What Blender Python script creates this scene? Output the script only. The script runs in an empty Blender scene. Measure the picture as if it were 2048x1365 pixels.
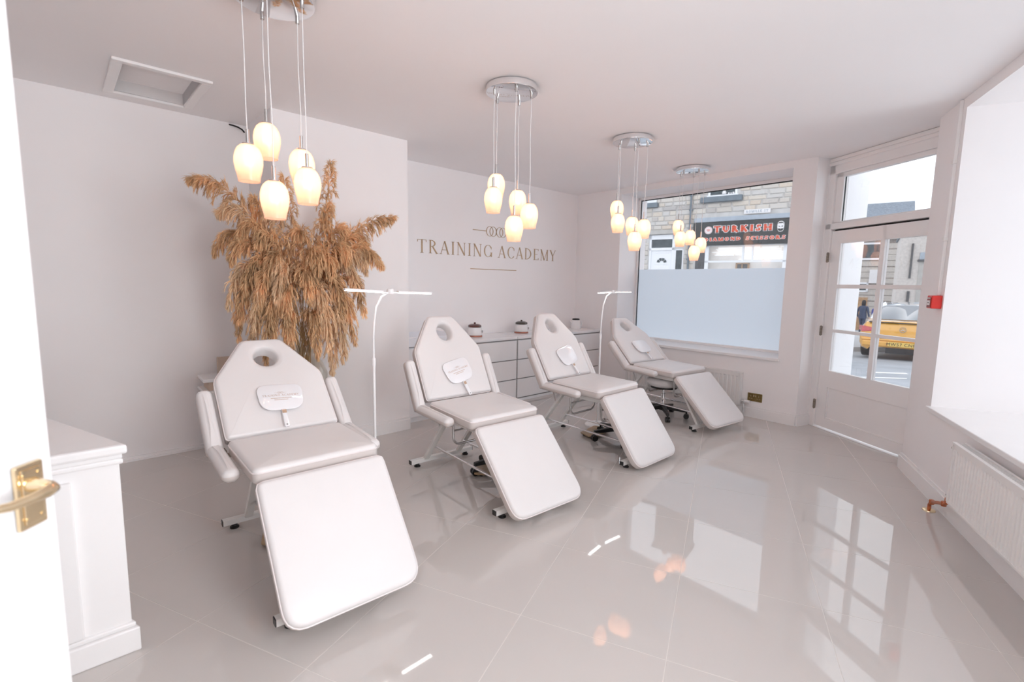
import bpy, bmesh, math, random
from mathutils import Matrix, Vector
random.seed(7)
PI = math.pi
R = math.radians
SC = bpy.context.scene
COL = SC.collection

# ------------------------------------------------------------------ camera, sky, lights, exposure
HEAD, PITCH, ROLL, EYE = R(46.98), R(6.775), R(0.989), 1.41      # heading is measured from +X towards +Y
cam_d = bpy.data.cameras.new('camera')
cam = bpy.data.objects.new('camera', cam_d)
COL.objects.link(cam)
cam_d.sensor_width = 36.0
cam_d.lens = 36.0 * 974.5 / 2048.0
cam_d.clip_start = 0.02
cam_d.clip_end = 300
cam_d.dof.use_dof = True
cam_d.dof.focus_distance = 3.6
cam_d.dof.aperture_fstop = 2.4
cam.matrix_world = (Matrix.Translation((0, 0, EYE)) @ Matrix.Rotation(HEAD - PI / 2, 4, 'Z')
                    @ Matrix.Rotation(PI / 2 - PITCH, 4, 'X') @ Matrix.Rotation(ROLL, 4, 'Z'))
SC.camera = cam

SC.view_settings.view_transform = 'Standard'
SC.view_settings.look = 'None'
SC.view_settings.gamma = 1.0
SC.view_settings.use_curve_mapping = False
SC.view_settings.exposure = 0.5
SC.cycles.max_bounces = 14
SC.cycles.diffuse_bounces = 10
SC.cycles.glossy_bounces = 5
SC.cycles.transmission_bounces = 6
SC.cycles.transparent_max_bounces = 16
SC.cycles.sample_clamp_indirect = 6.0
SC.cycles.caustics_reflective = False
SC.cycles.caustics_refractive = False
SC.cycles.blur_glossy = 0.5
SC.cycles.use_denoising = True

world = bpy.data.worlds.new('overcast_sky')
SC.world = world
world.use_nodes = True
wn = world.node_tree
wn.nodes.clear()
w_out = wn.nodes.new('ShaderNodeOutputWorld')
w_bg = wn.nodes.new('ShaderNodeBackground')
w_ramp = wn.nodes.new('ShaderNodeValToRGB')
w_noise = wn.nodes.new('ShaderNodeTexNoise')
w_tc = wn.nodes.new('ShaderNodeTexCoord')
w_noise.inputs['Scale'].default_value = 2.2
w_noise.inputs['Detail'].default_value = 5
w_ramp.color_ramp.elements[0].position = 0.3
w_ramp.color_ramp.elements[0].color = (0.80, 0.88, 1.0, 1)
w_ramp.color_ramp.elements[1].position = 0.75
w_ramp.color_ramp.elements[1].color = (0.95, 0.97, 1.0, 1)
w_bg.inputs['Strength'].default_value = 1.2
wn.links.new(w_tc.outputs['Generated'], w_noise.inputs['Vector'])
wn.links.new(w_noise.outputs['Fac'], w_ramp.inputs['Fac'])
wn.links.new(w_ramp.outputs['Color'], w_bg.inputs['Color'])
wn.links.new(w_bg.outputs['Background'], w_out.inputs['Surface'])

TH = R(23.5)                                   # direction of the floor tiles and of the right-hand shop front
UA = Vector((math.cos(TH), math.sin(TH), 0))
VA = Vector((-UA.y, UA.x, 0))                  # into the room from the right-hand front
P0 = Vector((4.84, 0.615, 0))                  # end of the right-hand front beside the door
def RW(s, off=0.0, z=0.0):                     # along the right-hand front (away from the door), off into the room
    p = P0 - UA * s + VA * off
    return Vector((p.x, p.y, z))

def area_light(name, loc, direction, sx, sy, watts, col):
    d = bpy.data.lights.new(name, 'AREA')
    d.shape = 'RECTANGLE'
    d.size, d.size_y, d.energy, d.color = sx, sy, watts, col
    o = bpy.data.objects.new(name, d)
    COL.objects.link(o)
    o.location = loc
    o.rotation_euler = Vector(direction).to_track_quat('-Z', 'Z').to_euler()
    return o
# daylight coming in through the big right-hand shop window (out of frame)
area_light('daylight_shop_window', RW(1.35, -2.8, 1.5), VA, 1.9, 2.0, 34, (0.93, 0.96, 1.0))
# fill light behind an unseen flush window, both added to brighten the room
area_light('fill_light_side_window', RW(4.42, -.10, 1.62), VA, 1.25, 1.7, 54, (0.95, 0.97, 1.0))
for nm, lc, dr, sx, sy in (('daylight_portal_window', Vector((5.98, 2.83, 1.63)), Vector((-1, 0, 0)), 2.0, 1.9),
                           ('daylight_portal_door', Vector((5.40, 0.90, 1.45)), Vector((-.837, .547, 0)), 1.0, 2.2)):
    area_light(nm, lc, dr, sx, sy, 1.0, (1, 1, 1)).data.cycles.is_portal = True

# ------------------------------------------------------------------ materials
def mat(name, col, rough=0.5, metal=0.0, bump=0.0, bscale=60.0, var=0.0, vscale=6.0, spec=0.5, coat=0.0, emit=None, estr=0.0):
    m = bpy.data.materials.new(name)
    m.use_nodes = True
    nt = m.node_tree
    b = nt.nodes['Principled BSDF']
    b.inputs['Base Color'].default_value = (*col, 1)
    b.inputs['Roughness'].default_value = rough
    b.inputs['Metallic'].default_value = metal
    b.inputs['Specular IOR Level'].default_value = spec
    if coat:
        b.inputs['Coat Weight'].default_value = coat
        b.inputs['Coat Roughness'].default_value = 0.05
    if emit:
        b.inputs['Emission Color'].default_value = (*emit, 1)
        b.inputs['Emission Strength'].default_value = estr
    tc = nt.nodes.new('ShaderNodeTexCoord')
    if var:
        n = nt.nodes.new('ShaderNodeTexNoise')
        n.inputs['Scale'].default_value = vscale
        n.inputs['Detail'].default_value = 4
        r = nt.nodes.new('ShaderNodeValToRGB')
        r.color_ramp.elements[0].position, r.color_ramp.elements[1].position = 0.3, 0.7
        r.color_ramp.elements[0].color = (*[c * (1 - var) for c in col], 1)
        r.color_ramp.elements[1].color = (*[min(1, c * (1 + var)) for c in col], 1)
        nt.links.new(tc.outputs['Object'], n.inputs['Vector'])
        nt.links.new(n.outputs['Fac'], r.inputs['Fac'])
        nt.links.new(r.outputs['Color'], b.inputs['Base Color'])
    if bump:
        n2 = nt.nodes.new('ShaderNodeTexNoise')
        n2.inputs['Scale'].default_value = bscale
        n2.inputs['Detail'].default_value = 3
        bp = nt.nodes.new('ShaderNodeBump')
        bp.inputs['Strength'].default_value = bump
        bp.inputs['Distance'].default_value = 0.004
        nt.links.new(tc.outputs['Object'], n2.inputs['Vector'])
        nt.links.new(n2.outputs['Fac'], bp.inputs['Height'])
        nt.links.new(bp.outputs['Normal'], b.inputs['Normal'])
    return m

def palette(m, cols, extra_noise=0.12):
    """gives each object of the material its own colour out of a palette"""
    nt = m.node_tree
    b = nt.nodes['Principled BSDF']
    oi = nt.nodes.new('ShaderNodeObjectInfo')
    r = nt.nodes.new('ShaderNodeValToRGB')
    r.color_ramp.interpolation = 'LINEAR'
    els = r.color_ramp.elements
    while len(els) < len(cols):
        els.new(0.5)
    for i, c in enumerate(cols):
        els[i].position = i / (len(cols) - 1)
        els[i].color = (*c, 1)
    tc = nt.nodes.new('ShaderNodeTexCoord')
    n = nt.nodes.new('ShaderNodeTexNoise')
    n.inputs['Scale'].default_value = 9
    n.inputs['Detail'].default_value = 5
    mx = nt.nodes.new('ShaderNodeMath'); mx.operation = 'MULTIPLY_ADD'
    mx.inputs[1].default_value = extra_noise * 4
    sb = nt.nodes.new('ShaderNodeMath'); sb.operation = 'SUBTRACT'; sb.inputs[1].default_value = extra_noise * 2
    nt.links.new(tc.outputs['Object'], n.inputs['Vector'])
    nt.links.new(n.outputs['Fac'], mx.inputs[0])
    nt.links.new(oi.outputs['Random'], sb.inputs[0])
    nt.links.new(sb.outputs[0], mx.inputs[2])
    nt.links.new(mx.outputs[0], r.inputs['Fac'])
    nt.links.new(r.outputs['Color'], b.inputs['Base Color'])
    return m

def thin_fresnel(nt, ior):
    f = nt.nodes.new('ShaderNodeFresnel')
    g = nt.nodes.new('ShaderNodeNewGeometry')
    m = nt.nodes.new('ShaderNodeMapRange')
    m.inputs[3].default_value = ior
    m.inputs[4].default_value = 1 / ior
    nt.links.new(g.outputs['Backfacing'], m.inputs[0])
    nt.links.new(m.outputs[0], f.inputs['IOR'])
    return f

def glass_mat(name, tint=(1, 1, 1), ior=1.45, gloss=1.0):
    """thin pane: clear with a Fresnel reflection"""
    m = bpy.data.materials.new(name)
    m.use_nodes = True
    nt = m.node_tree
    nt.nodes.clear()
    o = nt.nodes.new('ShaderNodeOutputMaterial')
    t = nt.nodes.new('ShaderNodeBsdfTransparent'); t.inputs['Color'].default_value = (*tint, 1)
    g = nt.nodes.new('ShaderNodeBsdfGlossy'); g.inputs['Roughness'].default_value = 0.01
    g.inputs['Color'].default_value = (gloss, gloss, gloss, 1)
    f = thin_fresnel(nt, ior)
    x = nt.nodes.new('ShaderNodeMixShader')
    nt.links.new(f.outputs[0], x.inputs[0]); nt.links.new(t.outputs[0], x.inputs[1]); nt.links.new(g.outputs[0], x.inputs[2])
    nt.links.new(x.outputs[0], o.inputs['Surface'])
    return m

def film_mat(name, col, clear=0.0, diff=0.35, emit=None, estr=0.0):
    """translucent sheet (frosted film, lamp glass)"""
    m = bpy.data.materials.new(name)
    m.use_nodes = True
    nt = m.node_tree
    nt.nodes.clear()
    o = nt.nodes.new('ShaderNodeOutputMaterial')
    tl = nt.nodes.new('ShaderNodeBsdfTranslucent'); tl.inputs['Color'].default_value = (*col, 1)
    df = nt.nodes.new('ShaderNodeBsdfDiffuse'); df.inputs['Color'].default_value = (*col, 1)
    x = nt.nodes.new('ShaderNodeMixShader'); x.inputs[0].default_value = diff
    nt.links.new(tl.outputs[0], x.inputs[1]); nt.links.new(df.outputs[0], x.inputs[2])
    last = x
    tr = nt.nodes.new('ShaderNodeBsdfTransparent'); tr.inputs['Color'].default_value = (*[0.5 + c / 2 for c in col], 1)
    if clear:
        x2 = nt.nodes.new('ShaderNodeMixShader'); x2.inputs[0].default_value = clear
        nt.links.new(last.outputs[0], x2.inputs[1]); nt.links.new(tr.outputs[0], x2.inputs[2])
        last = x2
    gl = nt.nodes.new('ShaderNodeBsdfGlossy'); gl.inputs['Roughness'].default_value = 0.15
    fr = thin_fresnel(nt, 1.4)
    x3 = nt.nodes.new('ShaderNodeMixShader')
    nt.links.new(fr.outputs[0], x3.inputs[0]); nt.links.new(last.outputs[0], x3.inputs[1]); nt.links.new(gl.outputs[0], x3.inputs[2])
    last = x3
    if emit:
        e = nt.nodes.new('ShaderNodeEmission'); e.inputs['Color'].default_value = (*emit, 1); e.inputs['Strength'].default_value = estr
        tc = nt.nodes.new('ShaderNodeTexCoord'); n = nt.nodes.new('ShaderNodeTexNoise'); n.inputs['Scale'].default_value = 55
        mp = nt.nodes.new('ShaderNodeMapRange'); mp.inputs[3].default_value = estr * 0.7; mp.inputs[4].default_value = estr * 1.3
        nt.links.new(tc.outputs['Object'], n.inputs['Vector']); nt.links.new(n.outputs['Fac'], mp.inputs[0]); nt.links.new(mp.outputs[0], e.inputs['Strength'])
        a = nt.nodes.new('ShaderNodeAddShader')
        nt.links.new(last.outputs[0], a.inputs[0]); nt.links.new(e.outputs[0], a.inputs[1])
        last = a
    nt.links.new(last.outputs[0], o.inputs['Surface'])
    return m

def emit_mat(name, col, strength):
    m = bpy.data.materials.new(name)
    m.use_nodes = True
    nt = m.node_tree
    nt.nodes.clear()
    o = nt.nodes.new('ShaderNodeOutputMaterial')
    e = nt.nodes.new('ShaderNodeEmission'); e.inputs['Color'].default_value = (*col, 1); e.inputs['Strength'].default_value = strength
    nt.links.new(e.outputs[0], o.inputs['Surface'])
    return m

M = {}
M['wall'] = mat('wall_paint', (0.89, 0.87, 0.87), 0.6, bump=0.03, bscale=180, var=0.008, vscale=2)
M['ceiling'] = mat('ceiling_paint', (0.90, 0.88, 0.88), 0.7, bump=0.03, bscale=120, var=0.008, vscale=2)
M['trim'] = mat('white_gloss_paint', (0.87, 0.855, 0.85), 0.3, var=0.01)
M['upvc'] = mat('white_window_frame', (0.86, 0.87, 0.89), 0.3, var=0.01)
M['tile'] = mat('polished_porcelain', (0.59, 0.555, 0.53), 0.03, var=0.03, vscale=1.1, spec=0.85)
M['grout'] = mat('pale_grout', (0.72, 0.68, 0.64), 0.7, var=0.03)
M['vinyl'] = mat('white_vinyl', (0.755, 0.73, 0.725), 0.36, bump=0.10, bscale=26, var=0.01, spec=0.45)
M['vinyl_shaded'] = mat('white_vinyl_shaded', (0.69, 0.635, 0.61), 0.4, bump=0.08, bscale=30, var=0.01)  # same white vinyl, darkened so the sides' shade is in the colour
M['piping'] = mat('vinyl_piping', (0.80, 0.74, 0.73), 0.35, var=0.02)
M['frame'] = mat('white_powder_coat', (0.78, 0.77, 0.75), 0.3, var=0.02)
M['steel'] = mat('satin_steel', (0.62, 0.61, 0.60), 0.25, 1.0, var=0.03)
M['chrome'] = mat('chrome', (0.86, 0.86, 0.87), 0.06, 1.0, var=0.02)
M['rubber'] = mat('black_rubber', (0.012, 0.012, 0.012), 0.5, var=0.1)
M['black'] = mat('black_plastic', (0.015, 0.015, 0.015), 0.35, var=0.1)
M['white_plastic'] = mat('white_plastic', (0.85, 0.84, 0.84), 0.25, var=0.01)
M['mirror_back'] = mat('mirror_white_gloss', (0.85, 0.85, 0.87), 0.06, var=0.01, coat=0.6)
M['gold_print'] = mat('gold_print', (0.55, 0.38, 0.27), 0.45, 0.2, var=0.08, vscale=40)
M['gold_sign'] = mat('gold_vinyl_lettering', (0.45, 0.315, 0.19), 0.38, 0.35, var=0.1, vscale=14)
M['brass'] = mat('polished_brass', (0.86, 0.70, 0.46), 0.17, 1.0, var=0.06, vscale=20)
M['brass_dark'] = mat('antique_brass', (0.33, 0.24, 0.10), 0.35, 1.0, var=0.15, vscale=50)
M['copper'] = mat('copper_pipe', (0.50, 0.16, 0.07), 0.3, 0.7, var=0.2, vscale=25)
M['tan'] = mat('tan_wood_board', (0.42, 0.29, 0.17), 0.4, var=0.2, vscale=14)
M['led'] = emit_mat('led_bar', (1.0, 0.97, 0.95), 8.0)
M['bulb'] = emit_mat('warm_bulb', (1.0, 0.84, 0.69), 16.0)
M['shade'] = film_mat('textured_amber_glass', (0.94, 0.70, 0.57), clear=0.17, diff=0.3, emit=(1.0, 0.60, 0.45), estr=0.13)
M['glass'] = glass_mat('window_glass')
M['vase'] = glass_mat('vase_glass', (0.93, 0.92, 0.89), 1.5)
M['film'] = film_mat('frosted_film', (0.80, 0.86, 0.92), diff=0.3)
M['plume'] = mat('dried_plume', (0.78, 0.52, 0.29), 0.8, var=0.28, vscale=9)
M['plume_pale'] = mat('dried_plume_pale', (0.84, 0.62, 0.40), 0.8, var=0.2, vscale=9)
M['stem'] = mat('dry_stem', (0.55, 0.38, 0.20), 0.7, var=0.15)
M['drawer'] = mat('white_drawer_gloss', (0.86, 0.86, 0.87), 0.22, var=0.006)
M['gap'] = mat('shadow_gap', (0.30, 0.29, 0.29), 0.7, var=0.05)
M['ceramic'] = mat('white_ceramic', (0.84, 0.86, 0.90), 0.1, var=0.01)
M['lid_brown'] = mat('brown_lid', (0.10, 0.025, 0.018), 0.15, var=0.15, coat=0.5)
M['lid_dark'] = mat('dark_lid', (0.055, 0.045, 0.035), 0.15, var=0.15, coat=0.5)
M['copper_tray'] = mat('rose_copper_base', (0.42, 0.17, 0.12), 0.25, 0.4, var=0.1)
M['radiator'] = mat('radiator_enamel', (0.83, 0.815, 0.80), 0.35, var=0.01)
M['red'] = mat('red_plastic', (0.72, 0.025, 0.015), 0.3, var=0.08)
M['red_dark'] = mat('red_plastic_dark', (0.30, 0.03, 0.02), 0.4, var=0.2, vscale=40)
M['cardboard'] = mat('beige_card', (0.55, 0.44, 0.36), 0.7, var=0.05)
M['hinge'] = mat('worn_hinge_metal', (0.30, 0.26, 0.22), 0.4, 0.8, var=0.3, vscale=60)
# outdoors
M['road'] = mat('asphalt', (0.36, 0.38, 0.41), 0.8, bump=0.3, bscale=120, var=0.14, vscale=1.4)
M['paving'] = mat('pavement_slabs', (0.47, 0.47, 0.48), 0.8, var=0.1, vscale=3)
M['marking'] = mat('worn_white_paint', (0.85, 0.85, 0.86), 0.7, var=0.1, vscale=8)
M['mortar'] = mat('pale_mortar', (0.60, 0.58, 0.56), 0.9, bump=0.4, bscale=30, var=0.1, vscale=5)
M['stone'] = palette(mat('coursed_sandstone', (0.6, 0.55, 0.5), 0.85, bump=0.8, bscale=14),
                     [(0.44, 0.42, 0.41), (0.58, 0.53, 0.48), (0.64, 0.59, 0.53), (0.60, 0.58, 0.56), (0.68, 0.62, 0.54), (0.62, 0.50, 0.40)])
M['lintel'] = mat('dressed_stone', (0.50, 0.48, 0.45), 0.8, var=0.08, vscale=4)
M['slate_paint'] = mat('blue_grey_painted_stone', (0.17, 0.205, 0.235), 0.6, var=0.12, vscale=6)
M['band'] = mat('pale_blue_grey_band', (0.40, 0.45, 0.51), 0.6, var=0.08, vscale=6)
M['sign_black'] = mat('black_sign_board', (0.030, 0.035, 0.036), 0.35, var=0.2, vscale=3)
M['sign_red'] = mat('sign_red', (0.72, 0.10, 0.045), 0.5, var=0.08, vscale=20)
M['sign_white'] = mat('sign_white', (0.82, 0.80, 0.80), 0.5, var=0.03)
M['dark_glass'] = mat('dim_window', (0.055, 0.075, 0.085), 0.08, var=0.3, vscale=7)
M['dark_panel'] = mat('dark_grey_panel', (0.10, 0.10, 0.105), 0.5, var=0.1)
M['shop_inside'] = mat('glowing_shop_wall', (0.8, 0.77, 0.74), 0.6, var=0.06, vscale=3, emit=(1, 0.97, 0.92), estr=0.08)  # wall emits a little in place of the shop's indoor lighting
M['slat'] = mat('glowing_slat', (0.85, 0.85, 0.86), 0.4, var=0.04, emit=(1, 0.98, 0.95), estr=0.25)  # emission added; strips stand in for bright reflected ceiling panels
M['wood'] = mat('light_wood', (0.50, 0.30, 0.16), 0.5, var=0.2, vscale=8)
M['roof'] = mat('blue_grey_slates', (0.20, 0.235, 0.28), 0.6, var=0.25, vscale=10)
M['render'] = mat('pebbledash_render', (0.66, 0.61, 0.57), 0.9, bump=0.6, bscale=60, var=0.10, vscale=9)
M['old_stone'] = mat('dark_old_stone', (0.33, 0.29, 0.265), 0.9, bump=0.5, bscale=20, var=0.3, vscale=8)
M['ext_white'] = mat('white_masonry_paint', (0.88, 0.88, 0.885), 0.6, bump=0.1, bscale=60, var=0.015)
M['car_paint'] = mat('yellow_car_paint', (0.78, 0.40, 0.075), 0.25, var=0.02, coat=1.0)
M['car_glass'] = mat('car_glass', (0.05, 0.06, 0.07), 0.03, var=0.1, spec=1.0, coat=1.0)
M['car_roof'] = mat('sky_sheen_roof', (0.72, 0.74, 0.77), 0.15, 0.3, var=0.02, coat=1.0)  # pale tone puts the sky's reflection into the roof colour
M['tail'] = mat('tail_light_red', (0.55, 0.06, 0.07), 0.15, var=0.2, vscale=30, coat=0.7)
M['plate'] = mat('yellow_number_plate', (0.80, 0.55, 0.14), 0.4, var=0.03)
M['ink'] = mat('black_ink', (0.02, 0.02, 0.022), 0.5, var=0.05)
M['coat'] = mat('navy_coat', (0.045, 0.065, 0.12), 0.8, var=0.2, vscale=12)
M['hair'] = mat('black_hair', (0.012, 0.012, 0.014), 0.6, var=0.2)
M['skin'] = mat('skin', (0.60, 0.38, 0.28), 0.55, var=0.05)
M['bag'] = mat('pale_bag', (0.70, 0.72, 0.76), 0.6, var=0.06)
M['post_blue'] = mat('blue_cap', (0.05, 0.07, 0.35), 0.4, var=0.1)

# ------------------------------------------------------------------ mesh builder
class MB:
    def __init__(self):
        self.v, self.f = [], []
    def add(self, vs, fs):
        n = len(self.v)
        self.v += [tuple(p) for p in vs]
        self.f += [tuple(i + n for i in f) for f in fs]
        return self
    def box(self, c, s, m=None):
        x, y, z = s[0] / 2, s[1] / 2, s[2] / 2
        vs = [Vector((a * x, b * y, d * z)) for d in (-1, 1) for a, b in ((-1, -1), (1, -1), (1, 1), (-1, 1))]
        if m is not None:
            vs = [m @ p for p in vs]
        c = Vector(c)
        return self.add([p + c for p in vs], [(3, 2, 1, 0), (4, 5, 6, 7), (0, 1, 5, 4), (1, 2, 6, 5), (2, 3, 7, 6), (3, 0, 4, 7)])
    def box2(self, a, b):
        return self.box([(p + q) / 2 for p, q in zip(a, b)], [abs(q - p) for p, q in zip(a, b)])
    def beam(self, p, q, w, h, up=(0, 0, 1)):
        p, q = Vector(p), Vector(q)
        d = (q - p).normalized()
        s = d.cross(Vector(up))
        if s.length < 1e-5:
            s = d.cross(Vector((1, 0, 0)))
        s.normalize()
        t = s.cross(d)
        vs = [e + s * a * w / 2 + t * b * h / 2 for e in (p, q) for a, b in ((-1, -1), (1, -1), (1, 1), (-1, 1))]
        return self.add(vs, [(3, 2, 1, 0), (4, 5, 6, 7), (0, 1, 5, 4), (1, 2, 6, 5), (2, 3, 7, 6), (3, 0, 4, 7)])
    def tube(self, pts, r, n=8, closed=False, radii=None):
        pts = [Vector(p) for p in pts]
        k = len(pts)
        vs, fs = [], []
        prev = None
        for i, p in enumerate(pts):
            if closed:
                d = pts[(i + 1) % k] - pts[i - 1]
            else:
                d = pts[min(i + 1, k - 1)] - pts[max(i - 1, 0)]
            d.normalize()
            if prev is None:
                a = d.cross(Vector((0, 0, 1)))
                if a.length < 1e-3:
                    a = d.cross(Vector((1, 0, 0)))
            else:
                a = prev - d * prev.dot(d)
            a.normalize()
            prev = a
            b = d.cross(a)
            rr = radii[i] if radii else r
            for j in range(n):
                t = 2 * PI * j / n
                vs.append(p + a * math.cos(t) * rr + b * math.sin(t) * rr)
        for i in range(k if closed else k - 1):
            i2 = (i + 1) % k
            for j in range(n):
                j2 = (j + 1) % n
                fs.append((i * n + j, i * n + j2, i2 * n + j2, i2 * n + j))
        if not closed:
            fs.append(tuple(range(n - 1, -1, -1)))
            fs.append(tuple((k - 1) * n + j for j in range(n)))
        return self.add(vs, fs)
    def cyl(self, p, q, r, n=16, r2=None):
        return self.tube([p, q], r, n, radii=[r, r if r2 is None else r2])
    def lathe(self, prof, n=24, c=(0, 0, 0), closed=True, m=None):
        vs, fs = [], []
        for r, z in prof:
            for j in range(n):
                t = 2 * PI * j / n
                p = Vector((r * math.cos(t), r * math.sin(t), z))
                if m is not None:
                    p = m @ p
                vs.append(p + Vector(c))
        k = len(prof)
        for i in range(k - 1):
            for j in range(n):
                j2 = (j + 1) % n
                fs.append((i * n + j, i * n + j2, (i + 1) * n + j2, (i + 1) * n + j))
        if closed:
            fs.append(tuple(range(n - 1, -1, -1)))
            fs.append(tuple((k - 1) * n + j for j in range(n)))
        return self.add(vs, fs)
    def prism(self, poly, z0, z1, m=None):
        n = len(poly)
        vs = [Vector((x, y, z0)) for x, y in poly] + [Vector((x, y, z1)) for x, y in poly]
        if m is not None:
            vs = [m @ p for p in vs]
        fs = [tuple(range(n - 1, -1, -1)), tuple(range(n, 2 * n))]
        fs += [(i, (i + 1) % n, n + (i + 1) % n, n + i) for i in range(n)]
        return self.add(vs, fs)
    def strip(self, L, Rr, d=None):
        n = len(L)
        vs = [Vector(p) for p in L] + [Vector(p) for p in Rr]
        return self.add(vs, [(i, i + 1, n + i + 1, n + i) for i in range(n - 1)])
    def join(self, o, m=None):
        return self.add([m @ Vector(p) if m is not None else p for p in o.v], o.f)
    def mesh(self, name, material, smooth=True, sharp=38):
        me = bpy.data.meshes.new(name)
        me.from_pydata(self.v, [], self.f)
        if material is not None:
            me.materials.append(material)
        bm = bmesh.new(); bm.from_mesh(me)
        bmesh.ops.recalc_face_normals(bm, faces=bm.faces)
        bm.to_mesh(me); bm.free()
        if smooth:
            me.polygons.foreach_set('use_smooth', [True] * len(me.polygons))
            me.set_sharp_from_angle(angle=R(sharp))
        me.update()
        return me
    def build(self, name, material, parent=None, smooth=True, sharp=38, bevel=0.0, **props):
        o = bpy.data.objects.new(name, self.mesh(name, material, smooth, sharp))
        COL.objects.link(o)
        if parent is not None:
            o.parent = parent
        if bevel:
            b = o.modifiers.new('edge', 'BEVEL'); b.width = bevel; b.segments = 2; b.limit_method = 'ANGLE'; b.angle_limit = R(40)
        for k, v in props.items():
            o[k] = v
        return o

def thing(name, label, cat, loc=(0, 0, 0), rz=0.0, group=None):
    o = bpy.data.objects.new(name, None)
    o.empty_display_size = 0.1
    COL.objects.link(o)
    o.location = loc
    o.rotation_euler = (0, 0, rz)
    o['label'] = label
    o['category'] = cat
    if group:
        o['group'] = group
    return o

def struct_empty(name, loc=(0, 0, 0), rz=0.0):
    o = bpy.data.objects.new(name, None)
    COL.objects.link(o)
    o.location = loc
    o.rotation_euler = (0, 0, rz)
    o['kind'] = 'structure'
    return o

def dup(o, parent=None):
    c = o.copy()
    COL.objects.link(c)
    c.parent = parent
    for ch in list(o.children):
        dup(ch, c)
    return c

def roundpoly(pts, radii, seg=6):
    out = []
    n = len(pts)
    for i in range(n):
        p, a, b = Vector(pts[i]), Vector(pts[i - 1]), Vector(pts[(i + 1) % n])
        r = radii[i] if isinstance(radii, (list, tuple)) else radii
        u, v = (a - p).normalized(), (b - p).normalized()
        ang = u.angle(v)
        t = min(r / math.tan(ang / 2), (a - p).length * 0.49, (b - p).length * 0.49)
        p1, p2 = p + u * t, p + v * t
        for k in range(seg + 1):
            w = k / seg
            out.append(((1 - w) ** 2 * p1 + 2 * (1 - w) * w * p + w * w * p2))
    return [(q.x, q.y) for q in out]

def resample(poly, n):
    pts = [Vector(p) for p in poly]
    L = [0.0]
    for i in range(len(pts)):
        L.append(L[-1] + (pts[(i + 1) % len(pts)] - pts[i]).length)
    out, k = [], 0
    for j in range(n):
        t = L[-1] * j / n
        while L[k + 1] < t:
            k += 1
        w = (t - L[k]) / max(L[k + 1] - L[k], 1e-9)
        out.append(pts[k].lerp(pts[(k + 1) % len(pts)], w))
    return out

def inset(poly, d):
    n = len(poly)
    out = []
    for i in range(n):
        t = (poly[(i + 1) % n] - poly[i - 1]).normalized()
        out.append(poly[i] + Vector((-t.y, t.x)) * d)
    return out

def pad(poly, th, r=0.02, bulge=0.0, hole=None, n=96, m=None):
    """upholstered cushion: counter-clockwise outline in xy, top at z=0; returns (top mesh, side mesh, piping path)"""
    P = resample(poly, n)
    top, side = MB(), MB()
    rings = []
    for k in range(6):
        a = PI / 2 * k / 5
        rings.append([(q.x, q.y, -r + r * math.sin(a)) for q in inset(P, r * (1 - math.cos(a)))])
    base = inset(P, r)
    if hole:
        hc, hx, hy = Vector(hole[0]), hole[1], hole[2]
        hr = [Vector((math.cos(math.atan2((q - hc).y, (q - hc).x)) , math.sin(math.atan2((q - hc).y, (q - hc).x)))) for q in base]
        for k, (g, z) in enumerate(((1.55, 0.0), (1.22, -0.003), (1.06, -0.012), (1.0, -0.03), (1.0, -th))):
            rings.append([(hc.x + h.x * hx * g, hc.y + h.y * hy * g, z) for h in hr])
    else:
        c = sum((q for q in base), Vector((0, 0))) / n
        for k in range(1, 8):
            g = 1 - k / 8
            ee = 1 - g ** 2.6
            rings.append([((c + (q - c) * g).x, (c + (q - c) * g).y, bulge * ee) for q in base])
    vs = [p for rg in rings for p in rg]
    fs = []
    for i in range(len(rings) - 1):
        for j in range(n):
            j2 = (j + 1) % n
            fs.append((i * n + j, i * n + j2, (i + 1) * n + j2, (i + 1) * n + j))
    if not hole:
        vs.append((c.x, c.y, bulge))
        b = (len(rings) - 1) * n
        fs += [(b + j, b + (j + 1) % n, len(vs) - 1) for j in range(n)]
    top.add([m @ Vector(p) if m else p for p in vs], fs)
    sr = []
    for k in range(5):
        a = PI / 2 * k / 4
        sr.append([(q.x, q.y, -th + r * 0.7 * (1 - math.sin(a))) for q in inset(P, r * 0.7 * (1 - math.cos(a)))])
    sr = sr[::-1]
    sr = [[(q.x, q.y, -th) for q in inset(P, r * 0.7)]] + [[(q.x, q.y, -th + r * 0.7) for q in P], [(q.x, q.y, -r) for q in P]]
    vs = [p for rg in sr for p in rg]
    fs = [(i * n + j, i * n + (j + 1) % n, (i + 1) * n + (j + 1) % n, (i + 1) * n + j) for i in range(2) for j in range(n)]
    if hole:
        vs += [(hc.x + h.x * hx, hc.y + h.y * hy, -th) for h in hr]
        b = 3 * n
        fs += [(j, (j + 1) % n, b + (j + 1) % n, b + j) for j in range(n)]
    else:
        fs.append(tuple(range(n - 1, -1, -1)))
    side.add([m @ Vector(p) if m else p for p in vs], fs)
    path = [Vector((q.x, q.y, -r)) for q in inset(P, -0.001)]
    path = [m @ p if m else p for p in path]
    return top, side, path

# ================================================================== ROOM SHELL
CE = 2.67
OUT = [(-1.6, -1.46), (0.07, -1.50), (5.05, 0.47), (5.68, 1.47), (6.02, 4.63), (-1.6, 4.63)]

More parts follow.
